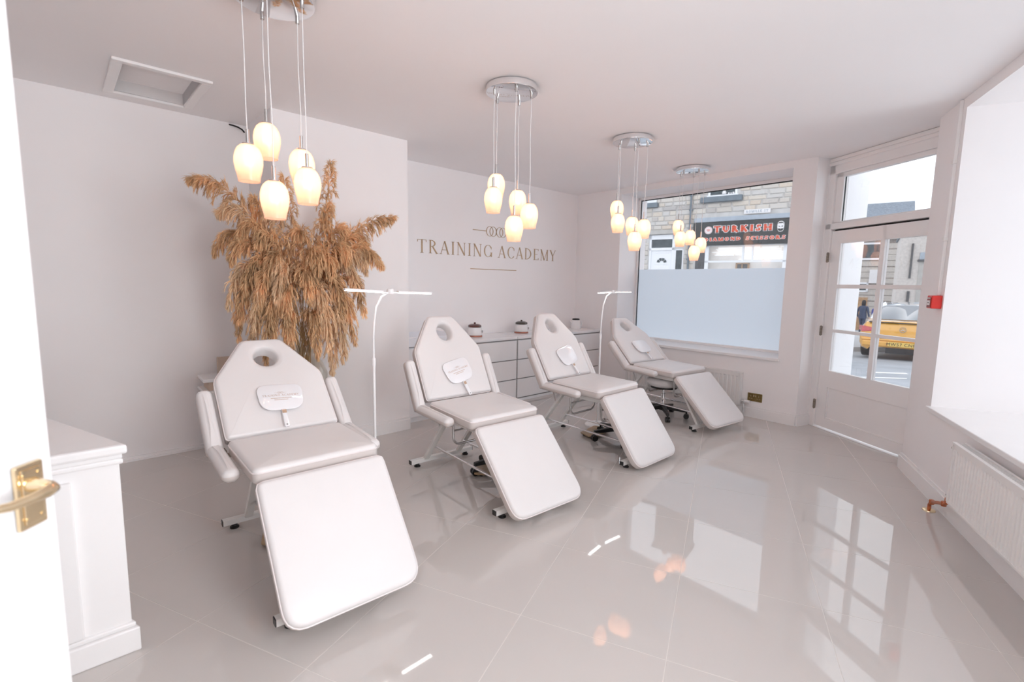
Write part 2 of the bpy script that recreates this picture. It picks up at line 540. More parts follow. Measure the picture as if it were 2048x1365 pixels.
def clip(poly, hull):
    out = [Vector(p) for p in poly]
    for i in range(len(hull)):
        a, b = Vector(hull[i]), Vector(hull[(i + 1) % len(hull)])
        nrm = Vector((-(b - a).y, (b - a).x))
        src, out = out, []
        for k in range(len(src)):
            p, q = src[k], src[(k + 1) % len(src)]
            dp, dq = (p - a).dot(nrm), (q - a).dot(nrm)
            if dp >= 0:
                out.append(p)
            if (dp >= 0) != (dq >= 0):
                out.append(p.lerp(q, dp / (dp - dq)))
        if len(out) < 3:
            return []
    res = []
    for p in out:
        if not res or (p - res[-1]).length > 1e-4:
            res.append(p)
    if len(res) > 2 and (res[0] - res[-1]).length < 1e-4:
        res.pop()
    return [(p.x, p.y) for p in res] if len(res) > 2 else []

def S(name, mb, material, parent=None, smooth=False, bevel=0.0, **k):
    o = mb.build(name, material, parent, smooth=smooth, bevel=bevel, **k)
    if parent is None:
        o['kind'] = 'structure'
    return o

# floor: a grout bed with every porcelain tile laid on it
floor = S('floor', MB().prism(OUT, -0.05, -0.0006), M['grout'])
TS, A0, B0 = 0.5985, 1.196, 1.316
for i in range(-9, 12):
    for j in range(-11, 9):
        a, b, g = A0 + TS * i, B0 + TS * j, 0.0016
        quad = [(a + g, b + g), (a + TS - g, b + g), (a + TS - g, b + TS - g), (a + g, b + TS - g)]
        quad = [((UA * x + VA * y).x, (UA * x + VA * y).y) for x, y in quad]
        c = clip(quad, OUT)
        if c:
            MB().prism(c, -0.0005, 0.0).build('floor_tile', M['tile'], floor, smooth=False)

# ceiling with the loft-hatch opening left in it
HX0, HX1, HY0, HY1 = 0.375, 0.775, 3.80, 4.42
cl = MB()
for rect in ([(-2, -2), (HX0, -2), (HX0, 5), (-2, 5)], [(HX1, -2), (7, -2), (7, 5), (HX1, 5)],
             [(HX0, -2), (HX1, -2), (HX1, HY0), (HX0, HY0)], [(HX0, HY1), (HX1, HY1), (HX1, 5), (HX0, 5)]):
    cl.prism(clip(rect, OUT), CE, CE + 0.12)
S('ceiling', cl, M['ceiling'])

S('wall_back', MB().box2((1.0, 4.63, -0.05), (6.1, 4.85, 2.79)), M['wall'])
S('wall_alcove', MB().box2((-1.7, 4.63, -0.05), (1.0, 4.85, 2.79)), M['wall'])
S('wall_chimney', MB().box2((1.25, 4.005, 0.0), (2.405, 4.63, CE)), M['wall'])
S('wall_left', MB().box2((-1.8, -1.6, -0.05), (-1.6, 4.63, 2.79)), M['wall'])
S('wall_rear', MB().box2((-1.8, -1.75, -0.05), (0.3, -1.50, 2.79)), M['wall'])
S('wall_partition', MB().box2((-1.6, 0.62, 0), (-0.66, 0.72, CE)), M['wall'])

# window wall (slightly out of square), 0.45 m deep reveal
def WX(y, dx=0.0):
    return 5.46 + 0.036 * (y - 1.57) + dx
WY0, WY1 = 1.785, 3.868
ww = MB()
ww.prism([(WX(WY1), WY1), (WX(WY1, .62), WY1), (WX(4.63, .62), 4.63), (WX(4.63), 4.63)], -0.05, 2.79)
ww.prism([(WX(1.57), 1.57), (5.665, 1.505), (6.02, 1.66), (WX(WY0, .62), WY0), (WX(WY0), WY0)], -0.05, 2.79)
ww.prism([(WX(WY0), WY0), (WX(WY0, .62), WY0), (WX(WY1, .62), WY1), (WX(WY1), WY1)], -0.05, 0.645)
ww.prism([(WX(WY0), WY0), (WX(WY0, .62), WY0), (WX(WY1, .62), WY1), (WX(WY1), WY1)], 2.60, 2.79)
S('wall_right', ww, M['wall'])

# window_1: sill, frame, pane, frosted film on the lower part
GX = 0.41
win1 = struct_empty('window_1')
MB().prism([(WX(WY0, -.03), WY0 - .02), (WX(WY0, GX), WY0 - .0), (WX(WY1, GX), WY1), (WX(WY1, -.03), WY1 + .02)], 0.645, 0.676).build(
    'window_sill', M['trim'], win1, smooth=False, bevel=0.006)
fr = MB()
for y0, y1, z0, z1 in ((WY0, WY0 + .045, .676, 2.6), (WY1 - .03, WY1, .676, 2.6), (WY0, WY1, .676, .705), (WY0, WY1, 2.565, 2.6)):
    fr.prism([(WX(y0, GX), y0), (WX(y0, GX + .06), y0), (WX(y1, GX + .06), y1), (WX(y1, GX), y1)], z0, z1)
fr.build('window_frame', M['trim'], win1, smooth=False, bevel=0.004)
gk = MB()
ya, yb = WY0 + .045, WY1 - .03
for y0, y1, z0, z1 in ((ya, ya + .006, .705, 2.565), (yb - .008, yb, .705, 2.565), (ya, yb, 2.555, 2.565)):
    gk.prism([(WX(y0, GX + .018), y0), (WX(y0, GX + .03), y0), (WX(y1, GX + .03), y1), (WX(y1, GX + .018), y1)], z0, z1)
gk.build('glazing_gasket', M['rubber'], win1, smooth=False)
MB().prism([(WX(ya, GX + .030), ya), (WX(ya, GX + .034), ya), (WX(yb, GX + .034), yb), (WX(yb, GX + .030), yb)], .700, 2.57).build('window_pane', M['glass'], win1, smooth=False)
MB().add([(WX(ya, GX + .028), ya, .702), (WX(yb, GX + .028), yb, .702), (WX(yb, GX + .028), yb, 1.628), (WX(ya, GX + .028), ya, 1.628)], [(0, 1, 2, 3)]).build(
    'frosted_film', M['film'], win1, smooth=False)

# entrance: chamfered corner with door, fanlight and a short return on the left
PD = Vector((5.604, 1.412, 0))
DD = Vector((-0.547, -0.837, 0)).normalized()
DN = Vector((DD.y, -DD.x, 0))           # may point in or out, fixed below
if DN.dot(PD) < 0:
    DN = -DN                            # outwards
DM = Matrix(((DD.x, DN.x, 0, PD.x), (DD.y, DN.y, 0, PD.y), (0, 0, 1, 0), (0, 0, 0, 1)))   # door space: x along, y outwards, z up
def dbox(mb, x0, x1, y0, y1, z0, z1):
    t = MB().box2((x0, y0, z0), (x1, y1, z1))
    return mb.join(t, DM)
en = MB()
dbox(en, -0.12, 1.25, 0.0, 0.16, 2.575, 2.79)
dbox(en, 1.14, 1.3, 0.0, 0.16, -0.05, 2.79)
S('wall_entrance', en, M['wall'])
po = MB()                               # white outside walls of the porch
dbox(po, -0.30, -0.02, 0.12, 0.36, -0.5, 3.3)
dbox(po, 1.02, 1.3, 0.12, 0.30, -0.5, 3.3)
S('wall_porch', po, M['ext_white'])
st = MB()
dbox(st, -0.1, 1.14, -0.015, 0.30, -0.06, 0.006)
S('trim_1', st, M['trim'])              # white threshold strip standing in for the daylight line under the door

door = struct_empty('door_1')
fm = MB()
for a in ((-0.115, -0.032, -.02, .09, 0.0, 2.60), (1.10, 1.17, -.02, .09, 0.0, 2.60), (-.115, 1.17, -.02, .09, 2.515, 2.60), (-.115, 1.17, -.02, .09, 1.985, 2.045)):
    dbox(fm, *a)
fm.build('door_frame', M['trim'], door, smooth=False, bevel=0.006)
ar = MB()
for a in ((-0.145, -0.10, -.035, .0, 0.0, 2.63), (-.145, 1.2, -.035, .0, 2.595, 2.63)):
    dbox(ar, *a)
ar.build('architrave', M['trim'], door, smooth=False, bevel=0.008)
tp = MB()
for a in ((-.032, .05, .0, .05, 2.045, 2.515), (1.03, 1.10, .0, .05, 2.045, 2.515), (-.032, 1.10, .0, .05, 2.475, 2.515), (-.032, 1.1, .0, .05, 2.045, 2.058)):
    dbox(tp, *a)
tp.build('fanlight_sash', M['trim'], door, smooth=False, bevel=0.004)
t = MB(); dbox(t, .05, 1.03, .024, .028, 2.058, 2.475); t.build('fanlight_pane', M['glass'], door, smooth=False)
t = MB(); dbox(t, .046, .051, .016, .03, 2.056, 2.477); dbox(t, -.03, 1.09, .03, .045, 1.969, 1.986); t.build('weather_seal', M['rubber'], door, smooth=False)
lf = MB()
CX = ((.083, .507), (.550, .985))
RZ = ((.600, .985), (1.014, 1.414), (1.450, 1.845))
for x0, x1 in ((-.030, .083), (.507, .550), (.985, 1.098)):
    dbox(lf, x0, x1, .0, .045, .600 if .4 < x0 < .6 else .022, 1.968)
for z0, z1 in ((.022, .115), (.435, .600), (.985, 1.014), (1.414, 1.450), (1.845, 1.968)):
    for x0, x1 in CX if z0 > .6 and z1 < 1.5 else ((.083, .985),):
        dbox(lf, x0, x1, .0, .045, z0, z1)
leaf = lf.build('door_leaf', M['trim'], door, smooth=False)
t = MB(); dbox(t, .083, .985, .014, .034, .115, .435); t.build('door_panel', M['trim'], leaf, smooth=False)
t = MB()
for x0, x1, z0, z1 in ((.083, .985, .115, .127), (.083, .985, .423, .435), (.083, .095, .127, .423), (.973, .985, .127, .423)):
    dbox(t, x0, x1, .005, .016, z0, z1)
t.build('panel_moulding', M['trim'], leaf, smooth=False, bevel=0.004)
for x0, x1 in CX:
    for z0, z1 in RZ:
        t = MB(); dbox(t, x0, x1, .020, .024, z0, z1); t.build('door_pane', M['glass'], leaf, smooth=False)
for z in (0.24, 0.99, 1.715):
    hb = MB()
    dbox(hb, -.050, -.028, -.026, -.012, z - .045, z + .045)
    t = MB().cyl(DM @ Vector((-.034, -.026, z - .05)), DM @ Vector((-.034, -.026, z + .05)), .007, 10)
    hb.join(t)
    hb.build('hinge', M['hinge'], door, sharp=30)

# right-hand shop front: pier, deep window recess, apron below it
DR = PD + DD * 1.14
rp = MB()
B_, C_ = RW(.45), RW(.45, -.95)
rp.prism([(P0.x, P0.y), (B_.x, B_.y), (C_.x, C_.y), (5.35, -0.05), (DR.x, DR.y)], -0.05, 2.79)
def rquad(s0, s1, o0, o1):
    return [(p.x, p.y) for p in (RW(s0, o0), RW(s1, o0), RW(s1, o1), RW(s0, o1))]
rp.prism(rquad(.45, 3.6, 0, -.95), -0.05, 0.572)
rp.prism(rquad(.45, 3.6, 0, -.95), 2.60, 2.79)
rp.prism(rquad(3.6, 3.75, 0, -.95), -0.05, 2.79)
rp.prism(rquad(5.10, 5.25, 0, -.95), -0.05, 2.79)
rp.prism(rquad(3.75, 5.10, 0, -.95), -0.05, 0.70)
rp.prism(rquad(3.75, 5.10, 0, -.95), 2.52, 2.79)
S('wall_front', rp, M['wall'])
win2 = struct_empty('window_2')
MB().prism(rquad(.43, 3.6, .025, -.85), .572, .604).build('window_sill', M['trim'], win2, smooth=False, bevel=0.005)
fr = MB()
for s0, s1, z0, z1 in ((.45, .52, .604, 2.6), (1.98, 2.04, .604, 2.6), (3.53, 3.6, .604, 2.6), (.45, 3.6, .604, .66), (.45, 3.6, 2.54, 2.6)):
    fr.prism(rquad(s0, s1, -.85, -.91), z0, z1)
fr.build('window_frame', M['trim'], win2, smooth=False)
MB().prism(rquad(.52, 3.53, -.88, -.884), .66, 2.54).build('window_pane', M['glass'], win2, smooth=False)

fill_win = struct_empty('added_fill_window')  # unseen window, added to let fill light in beside the camera
fr = MB()
for s0, s1, z0, z1 in ((3.75, 3.80, .70, 2.52), (5.05, 5.10, .70, 2.52), (3.75, 5.10, .70, .75), (3.75, 5.10, 2.47, 2.52)):
    fr.prism(rquad(s0, s1, -.01, -.06), z0, z1)
fr.build('window_frame', M['trim'], fill_win, smooth=False)
MB().prism(rquad(3.80, 5.05, -.03, -.034), .75, 2.47).build('window_pane', M['glass'], fill_win, smooth=False)

# skirting boards
def skirt(name, p, q, nrm, h=.12, t=.018):
    p, q, nrm = Vector((*p, 0)), Vector((*q, 0)), Vector((*nrm, 0)).normalized()
    b = MB()
    for z0, z1, tt in ((0, h - .02, t), (h - .02, h, t * .55)):
        b.prism([(e.x, e.y) for e in (p, q, q + nrm * tt, p + nrm * tt)], z0, z1)
    S(name, b, M['trim'])
skirt('baseboard_right', (WX(1.57), 1.57), (WX(4.1), 4.1), (-1, .036))
skirt('baseboard_return', (5.665, 1.505), (WX(1.57), 1.57), (-.3, -1))
skirt('baseboard_front', (RW(-.01).x, RW(-.01).y), (RW(5).x, RW(5).y), (VA.x, VA.y), .125, .02)
skirt('baseboard_chimney', (1.25, 4.005), (2.405, 4.005), (0, -1))
skirt('baseboard_alcove', (-1.6, 4.63), (1.25, 4.63), (0, -1), .035, .028)
S('trim_2', MB().box2((1.255, 3.99, 0), (1.235, 4.63, .12)), M['trim'])
# small moulding where the fanlight wall meets the ceiling
t = MB(); dbox(t, -.15, 1.2, -.03, .0, 2.63, 2.668); S('trim_3', t, M['trim'], bevel=.008)

# ------------------------------------------------------------------ loft hatch and loose cable
hat = thing('ceiling_hatch', 'white framed loft hatch recessed in the ceiling above the alcove', 'hatch', (0, 0, 0))
hb = MB()
for a, b in (((HX0 - .02, HY0, CE - .0), (HX0, HY1, CE + .13)), ((HX1, HY0, CE), (HX1 + .02, HY1, CE + .13)),
             ((HX0, HY1, CE), (HX1, HY1 + .02, CE + .13)), ((HX0, HY0 - .02, CE), (HX1, HY0, CE + .13))):
    hb.box2(a, b)
hb.build('lining', M['trim'], hat, smooth=False)
MB().box2((HX0, HY0, CE + .075), (HX1, HY1, CE + .095)).build('hatch_panel', M['ceiling'], hat, smooth=False)
hf = MB()
for a, b in (((HX0 - .055, HY0 - .045, CE - .018), (HX1 + .055, HY0, CE - .0005)), ((HX0 - .055, HY1, CE - .018), (HX1 + .055, HY1 + .045, CE - .0005)),
             ((HX0 - .055, HY0, CE - .018), (HX0, HY1, CE - .0005)), ((HX1, HY0, CE - .018), (HX1 + .055, HY1, CE - .0005))):
    hf.box2(a, b)
hf.build('hatch_frame', M['trim'], hat, smooth=False, bevel=.005)
cb = MB().tube([(1.125, 4.632, 2.657), (1.14, 4.60, 2.648), (1.175, 4.585, 2.638), (1.205, 4.582, 2.624), (1.222, 4.58, 2.603)], .006, 8)
o = cb.build('loose_cable', M['rubber']); o['label'] = 'short black cable end sticking out of the alcove wall under the ceiling'; o['category'] = 'cable'

# ================================================================== TREATMENT CHAIRS
HW, WT, LB, LS, LT, LL = .285, .107, .650, .380, .522, .578
def make_chair(label, x, y, yaw, zs, back, tilt, leg):
    """local frame: +X to the foot end, +Y to the sitter's left, origin on the floor under the seat/back hinge"""
    g = 'white treatment chairs in the row'
    t = thing('treatment_chair', label, 'chair', (x, y, 0), yaw, g)
    b, s, l = R(back), R(tilt), R(leg)
    # seat cushion
    ms = Matrix.Translation((0, 0, zs)) @ Matrix.Rotation(-s, 4, 'Y')
    top, side, path = pad(roundpoly([(.012, -HW), (LT, -HW), (LT, HW), (.012, HW)], [.02, .03, .03, .02]), .078, .022, .012, m=ms)
    o = top.build('seat_cushion', M['vinyl'], t, sharp=60)
    side.build('seat_side', M['vinyl_shaded'], o, sharp=50)
    MB().tube(path, .0035, 6, closed=True).build('piping', M['piping'], o)
    # backrest with the face hole; pad x = along the back, y = across, z = out of the front
    d = Vector((-math.cos(b), 0, math.sin(b)))
    nrm = Vector((math.sin(b), 0, math.cos(b)))
    mb = Matrix(((d.x, 0, nrm.x, 0), (0, -1, 0, 0), (d.z, 0, nrm.z, zs), (0, 0, 0, 1)))
    outline = roundpoly([(.004, -HW), (LS, -HW), (LB, -WT), (LB, WT), (LS, HW), (.004, HW)], [.02, .10, .055, .055, .10, .02], 8)
    top, side, path = pad(outline, .082, .022, hole=((.515, 0), .066, .062), n=144, m=mb)
    o = top.build('backrest', M['vinyl'], t, sharp=60)
    side.build('backrest_side', M['vinyl_shaded'], o, sharp=50)
    MB().tube(path, .0035, 6, closed=True).build('piping', M['piping'], o)
    # leg rest
    gx, gz = LT * math.cos(s) + .055, zs + LT * math.sin(s) - .045
    dl = Vector((math.cos(l), 0, -math.sin(l)))
    nl = Vector((math.sin(l), 0, math.cos(l)))
    ml = Matrix(((dl.x, 0, nl.x, gx), (0, 1, 0, 0), (dl.z, 0, nl.z, gz), (0, 0, 0, 1)))
    top, side, path = pad(roundpoly([(-.012, -HW), (LL + .012, -HW), (LL + .012, HW), (-.012, HW)], [.03, .085, .085, .03], 8), .076, .022, .010, m=ml)
    o = top.build('leg_rest', M['vinyl'], t, sharp=60)
    side.build('leg_rest_side', M['vinyl_shaded'], o, sharp=50)
    MB().tube(path, .0035, 6, closed=True).build('piping', M['piping'], o)
    # armrests: a pad along the seat and a pad along the back
    for sg in (-1, 1):
        c0 = Vector((-.03, sg * (HW + .052), zs - .052))
        for nm, dr, ln, th in (('armrest_lower', Vector((math.cos(R(2)), 0, -math.sin(R(2)))), .40, .062), ('armrest_upper', d, .355, .082)):
            n2 = Vector((-dr.z, 0, dr.x))
            if n2.z < 0:
                n2 = -n2
            ys = n2.cross(dr)
            m = Matrix(((dr.x, ys.x, n2.x, c0.x), (dr.y, ys.y, n2.y, c0.y), (dr.z, ys.z, n2.z, c0.z + (.0 if nm == 'armrest_lower' else .0)), (0, 0, 0, 1)))
            m = m @ Matrix.Translation((0, 0, th / 2))
            top, side, path = pad(roundpoly([(-.02, -.037), (ln, -.037), (ln, .037), (-.02, .037)], [.012, .034, .034, .012], 6), th, .028, .006, n=56, m=m)
            o = top.build(nm, M['vinyl'], t, sharp=70)
            side.build('armrest_side', M['vinyl_shaded'], o, sharp=60)
    # white base: two floor bars, slanted legs
    for ax in (-.278, .757):
        bar = MB().box((ax, 0, .043), (.038, .56, .032)).build('foot_bar', M['frame'], t, smooth=False, bevel=.002)
        for sg in (-1, 1):
            MB().box((ax, sg * .2815, .043), (.034, .006, .029)).build('end_cap', M['black'], bar, smooth=False)
            MB().lathe([(.013, .0275), (.016, .012), (.024, .008), (.024, 0)][::-1], 16, (ax, sg * .222, 0)).build('foot', M['rubber'], bar)
    for sg in (-1, 1):
        for a, q, nm in (((-.27, sg * .15, .05), (.035, sg * .15, zs - .135), 'rear_leg'), ((.752, sg * .15, .05), (.50, sg * .15, zs - .135), 'front_leg')):
            lg = MB().beam(a, q, .024, .042, (0, 1, 0)).build(nm, M['frame'], t, smooth=False, bevel=.002)
            mid = Vector(a).lerp(Vector(q), .36)
            MB().cyl(mid + Vector((0, -.0145, 0)), mid + Vector((0, .0145, 0)), .007, 10).build('bolt', M['steel'], lg)
            mid = Vector(a).lerp(Vector(q), .85)
            MB().cyl(mid + Vector((0, -.0145, 0)), mid + Vector((0, .0145, 0)), .007, 10).build('bolt', M['steel'], lg)
        MB().cyl((-.165, sg * .13, .165), (.700, sg * .13, .155), .0085, 12).build('floor_rod', M['chrome'], t)
        MB().cyl((-.075, sg * .172, zs - .12), (-.04, sg * .165, zs - .225), .006, 8).build('back_stay', M['steel'], t)
    sf = MB()
    for yy in (-.20, .20):
        sf.box(((LT - .02) / 2, yy, zs - .108), (LT - .06, .03, .045))
    for xx in (.03, .26, .49):
        sf.box((xx, 0, zs - .105), (.03, .40, .03))
    sf.build('seat_frame', M['frame'], t, smooth=False, bevel=.002)
    for ax, wd, z1 in ((.135, .165, zs - .10), (.455, .155, zs - .10)):
        zb = zs - .305
        pts = [(ax - .01, -wd, z1)] + [(ax, -wd + .05 - .05 * math.cos(k * PI / 8), zb + .05 - .05 * math.sin(k * PI / 8)) for k in range(5)] + \
              [(ax, wd - .05 + .05 * math.sin(k * PI / 8), zb + .05 - .05 * math.cos(k * PI / 8)) for k in range(5)] + [(ax - .01, wd, z1)]
        hp = MB().tube(pts, .009, 10)
        hp.join(MB().cyl((ax - .003, -wd, zs - .205), (ax - .003, wd, zs - .205), .007, 10))
        hp.build('wire_support', M['steel'], t)
    # link from the front wire support up to the leg rest
    for sg in (-1, 1):
        MB().cyl((.455, sg * .12, zs - .28), (gx + .16, sg * .12, gz - .27), .007, 8).build('lift_link', M['steel'], t)
        hg = MB()
        hg.cyl((-.012, sg * (HW - .035), zs - .085), (-.012, sg * (HW + .012), zs - .085), .011, 12)
        hg.box((-.02, sg * (HW + .006), zs - .075), (.06, .005, .04))
        hg.build('recliner_hinge', M['hinge'], t, sharp=30)
    return t, mb

CH = [('white padded treatment chair in front of the pampas vase', .863, 2.703, R(-92.3), .600, 44.1, .35, 50.2),
      ('white padded treatment chair between the two floor lamps, left of centre', 2.145, 2.828, R(-92.8), .577, 62.4, -1.8, 47.2),
      ('white padded treatment chair with chrome rods standing beside the second floor lamp', 3.383, 2.817, R(-90.1), .583, 58.5, -1.0, 53.8),
      ('white padded treatment chair laid back under the frosted shop window', 4.794, 2.885, R(-97.4), .577, 44.4, -1.5, 43.6)]
chairs = [make_chair(*c) for c in CH]

# ------------------------------------------------------------------ lettering: a small serif alphabet drawn as strokes
# l: line x0 y0 x1 y1 thick(1)/thin(0) | a: arc cx cy rx ry from to | s: serif x y halfwidth
GL = {
 'T': (.78, ['l .39 0 .39 1 1', 'l .04 .97 .74 .97 0', 'd .055 .97 .16', 'd .725 .97 .16', 's .39 0 .13']),
 'R': (.80, ['l .17 0 .17 1 1', 'b .17 .745 .36 .24', 'l .36 .50 .70 0 1', 's .17 0 .12', 's .11 1 .06', 's .74 0 .07']),
 'A': (.86, ['l .12 0 .43 1 0', 'l .43 1 .75 0 1', 'l .22 .33 .63 .33 0', 's .11 0 .10', 's .76 0 .11']),
 'I': (.36, ['l .18 0 .18 1 1', 's .18 0 .12', 's .18 1 .12']),
 'N': (.90, ['l .16 0 .16 1 0', 'l .16 1 .74 0 1', 'l .74 0 .74 1 0', 's .16 0 .10', 's .74 1 .10', 's .11 1 .06']),
 'G': (.90, ['a .47 .5 .40 .50 35 318', 'l .79 .02 .79 .36 1', 's .79 .36 .10', 'd .775 .84 .20']),
 'C': (.80, ['a .46 .5 .40 .50 42 318', 'd .745 .86 .20']),
 'D': (.90, ['l .17 0 .17 1 1', 'o .17 .5 .62 .485', 's .12 0 .06', 's .12 1 .06']),
 'E': (.70, ['l .17 0 .17 1 1', 'l .17 .975 .60 .975 0', 'l .17 .51 .50 .51 0', 'l .17 .025 .62 .025 0', 'd .59 .975 .16', 'e .61 .025 .16', 's .12 0 .06', 's .12 1 .06']),
 'M': (1.06, ['l .15 0 .15 1 0', 'l .15 1 .52 .02 1', 'l .52 .02 .88 1 0', 'l .88 0 .88 1 1', 's .15 0 .10', 's .88 0 .12', 's .12 1 .06', 's .91 1 .07']),
 'Y': (.80, ['l .40 0 .40 .46 1', 'l .10 1 .40 .44 1', 'l .40 .44 .70 1 0', 's .40 0 .12', 's .10 1 .11', 's .71 1 .09']),
 'U': (.86, ['l .17 .34 .17 1 1', 'a .44 .34 .27 .34 180 360', 'l .71 .34 .71 1 0', 's .17 1 .12', 's .71 1 .10']),
 'K': (.86, ['l .17 0 .17 1 1', 'l .19 .42 .66 1 0', 'l .34 .58 .72 0 1', 's .17 0 .12', 's .17 1 .12', 's .68 1 .09', 's .74 0 .10']),
 'S': (.66, ['a .33 .745 .23 .245 30 270', 'a .33 .255 .25 .245 -150 90', 'd .53 .87 .18', 'e .10 .13 .18']),
 'H': (.94, ['l .17 0 .17 1 1', 'l .76 0 .76 1 1', 'l .17 .51 .76 .51 0', 's .17 0 .12', 's .17 1 .12', 's .76 0 .12', 's .76 1 .12']),
 'O': (.92, ['a .46 .5 .40 .50 0 360']),
 'L': (.66, ['l .17 0 .17 1 1', 'l .17 .025 .58 .025 0', 'e .57 .025 .16', 's .17 1 .12', 's .12 0 .06']),
}
def glyph(ch, h, cond, thick, thin, serif, depth, grow=0.0):
    """one letter, lower left corner at the origin, in the xz plane facing -y"""
    w, st = GL[ch]
    mb = MB()
    def poly(pts):
        mb.prism([(p[0] * h * cond, p[1] * h) for p in pts], 0, depth, Matrix(((1, 0, 0, 0), (0, 0, -1, 0), (0, 1, 0, 0), (0, 0, 0, 1))))
    kx = 1 / cond
    def line(x0, y0, x1, y1, t):
        d = Vector(((x1 - x0) * cond, y1 - y0)); d.normalize()
        q = Vector((-d.y, d.x)) * (t / 2 + grow)
        e = d * grow
        poly([((x0 - (e.x) * kx) - q.x * kx, y0 - e.y - q.y), (x1 + e.x * kx - q.x * kx, y1 + e.y - q.y), (x1 + e.x * kx + q.x * kx, y1 + e.y + q.y), (x0 - e.x * kx + q.x * kx, y0 - e.y + q.y)])
    def arc(cx, cy, rx, ry, a0, a1, n=22):
        L, Q = [], []
        for i in range(n + 1):
            a = R(a0 + (a1 - a0) * i / n)
            c, s = math.cos(a), math.sin(a)
            t = thin + (thick - thin) * abs(c) ** 1.5
            L.append((cx + (rx - (t / 2 + t / 2 + grow) * kx) * c, cy + (ry - t - grow) * s))
            Q.append((cx + (rx + grow * kx) * c, cy + (ry + grow) * s))
        for i in range(n):
            poly([L[i], Q[i], Q[i + 1], L[i + 1]])
    for s in st:
        k, *v = s.split()
        v = [float(q) for q in v]
        if k == 'l':
            line(*v[:4], thick if v[4] else thin)
        elif k == 'a':
            arc(*v)
        elif k == 'o':
            arc(v[0], v[1], v[2], v[3] + .015, -90, 90)
        elif k == 'b':
            arc(v[0] + .06, v[1], v[2], v[3] + .015, -90, 90)
            line(v[0], .98, v[0] + .08, .98, thin); line(v[0], v[1] - v[3] + .01, v[0] + .08, v[1] - v[3] + .01, thin)
        elif k == 's':
            y = v[1] + (serif / 2 if v[1] < .5 else -serif / 2)
            line(v[0] - v[2], y, v[0] + v[2], y, serif)
        elif k == 'd':
            line(v[0], v[1] + thin / 2, v[0], v[1] - v[2], max(serif, thin))
        elif k == 'e':
            line(v[0], v[1] - thin / 2, v[0], v[1] + v[2], max(serif, thin))
    return mb, w * h * cond

def text_width(s, h, cond, track):
    return sum((GL[c][0] * h * cond + track) if c != ' ' else .45 * h for c in s) - track
def text_mb(s, h, cond, thick, thin, serif, depth, track, space=.45, grow=0.0):
    """list of (letter mesh, x)"""
    out, x = [], 0.0
    for c in s:
        if c == ' ':
            x += space * h
            continue
        g, w = glyph(c, h, cond, thick, thin, serif, depth, grow)
        out.append((g, x))
        x += w + track
    return out, x - track

# wall lettering on the back wall
sign = thing('wall_sign', 'gold serif wall lettering reading TRAINING ACADEMY with four linked rings', 'sign', (2.888, 4.6295, 1.723))
TW = 5.127 - 2.888
ltrs, w0 = text_mb('TRAINING ACADEMY', .146, 1.0, .105, .035, .028, .003, .016, .42)
kx = TW / w0
for g, x in ltrs:
    g.v = [(p[0] * kx + x * kx, p[1], p[2]) for p in g.v]
    g.build('letter', M['gold_sign'], sign, smooth=False)
def wall_bar(x0, x1, z, h=.008):
    MB().box2((x0 - 2.888, -.003, z - 1.723 - h / 2), (x1 - 2.888, 0, z - 1.723 + h / 2)).build('rule', M['gold_sign'], sign, smooth=False)
wall_bar(3.621, 4.372, 1.573)
wall_bar(3.655, 3.862, 2.033)
wall_bar(4.187, 4.395, 2.033)
for cx in (3.918, 3.972, 4.078, 4.132):
    rg = MB()
    n = 40
    for i in range(n):
        q = []
        for a, rr in ((i, .0), (i, 1.), (i + 1, 1.), (i + 1, 0.)):
            tt = 2 * PI * a / n
            wd = .0045 + .006 * abs(math.cos(tt)) ** 2
            q.append(((.058 - wd * (1 - rr)) * math.cos(tt), (.061 - wd * (1 - rr)) * math.sin(tt)))
        rg.prism(q, 0, .003, Matrix(((1, 0, 0, cx - 2.888), (0, 0, -1, 0), (0, 1, 0, 2.033 - 1.723), (0, 0, 0, 1))))
    rg.build('ring', M['gold_sign'], sign, smooth=False)

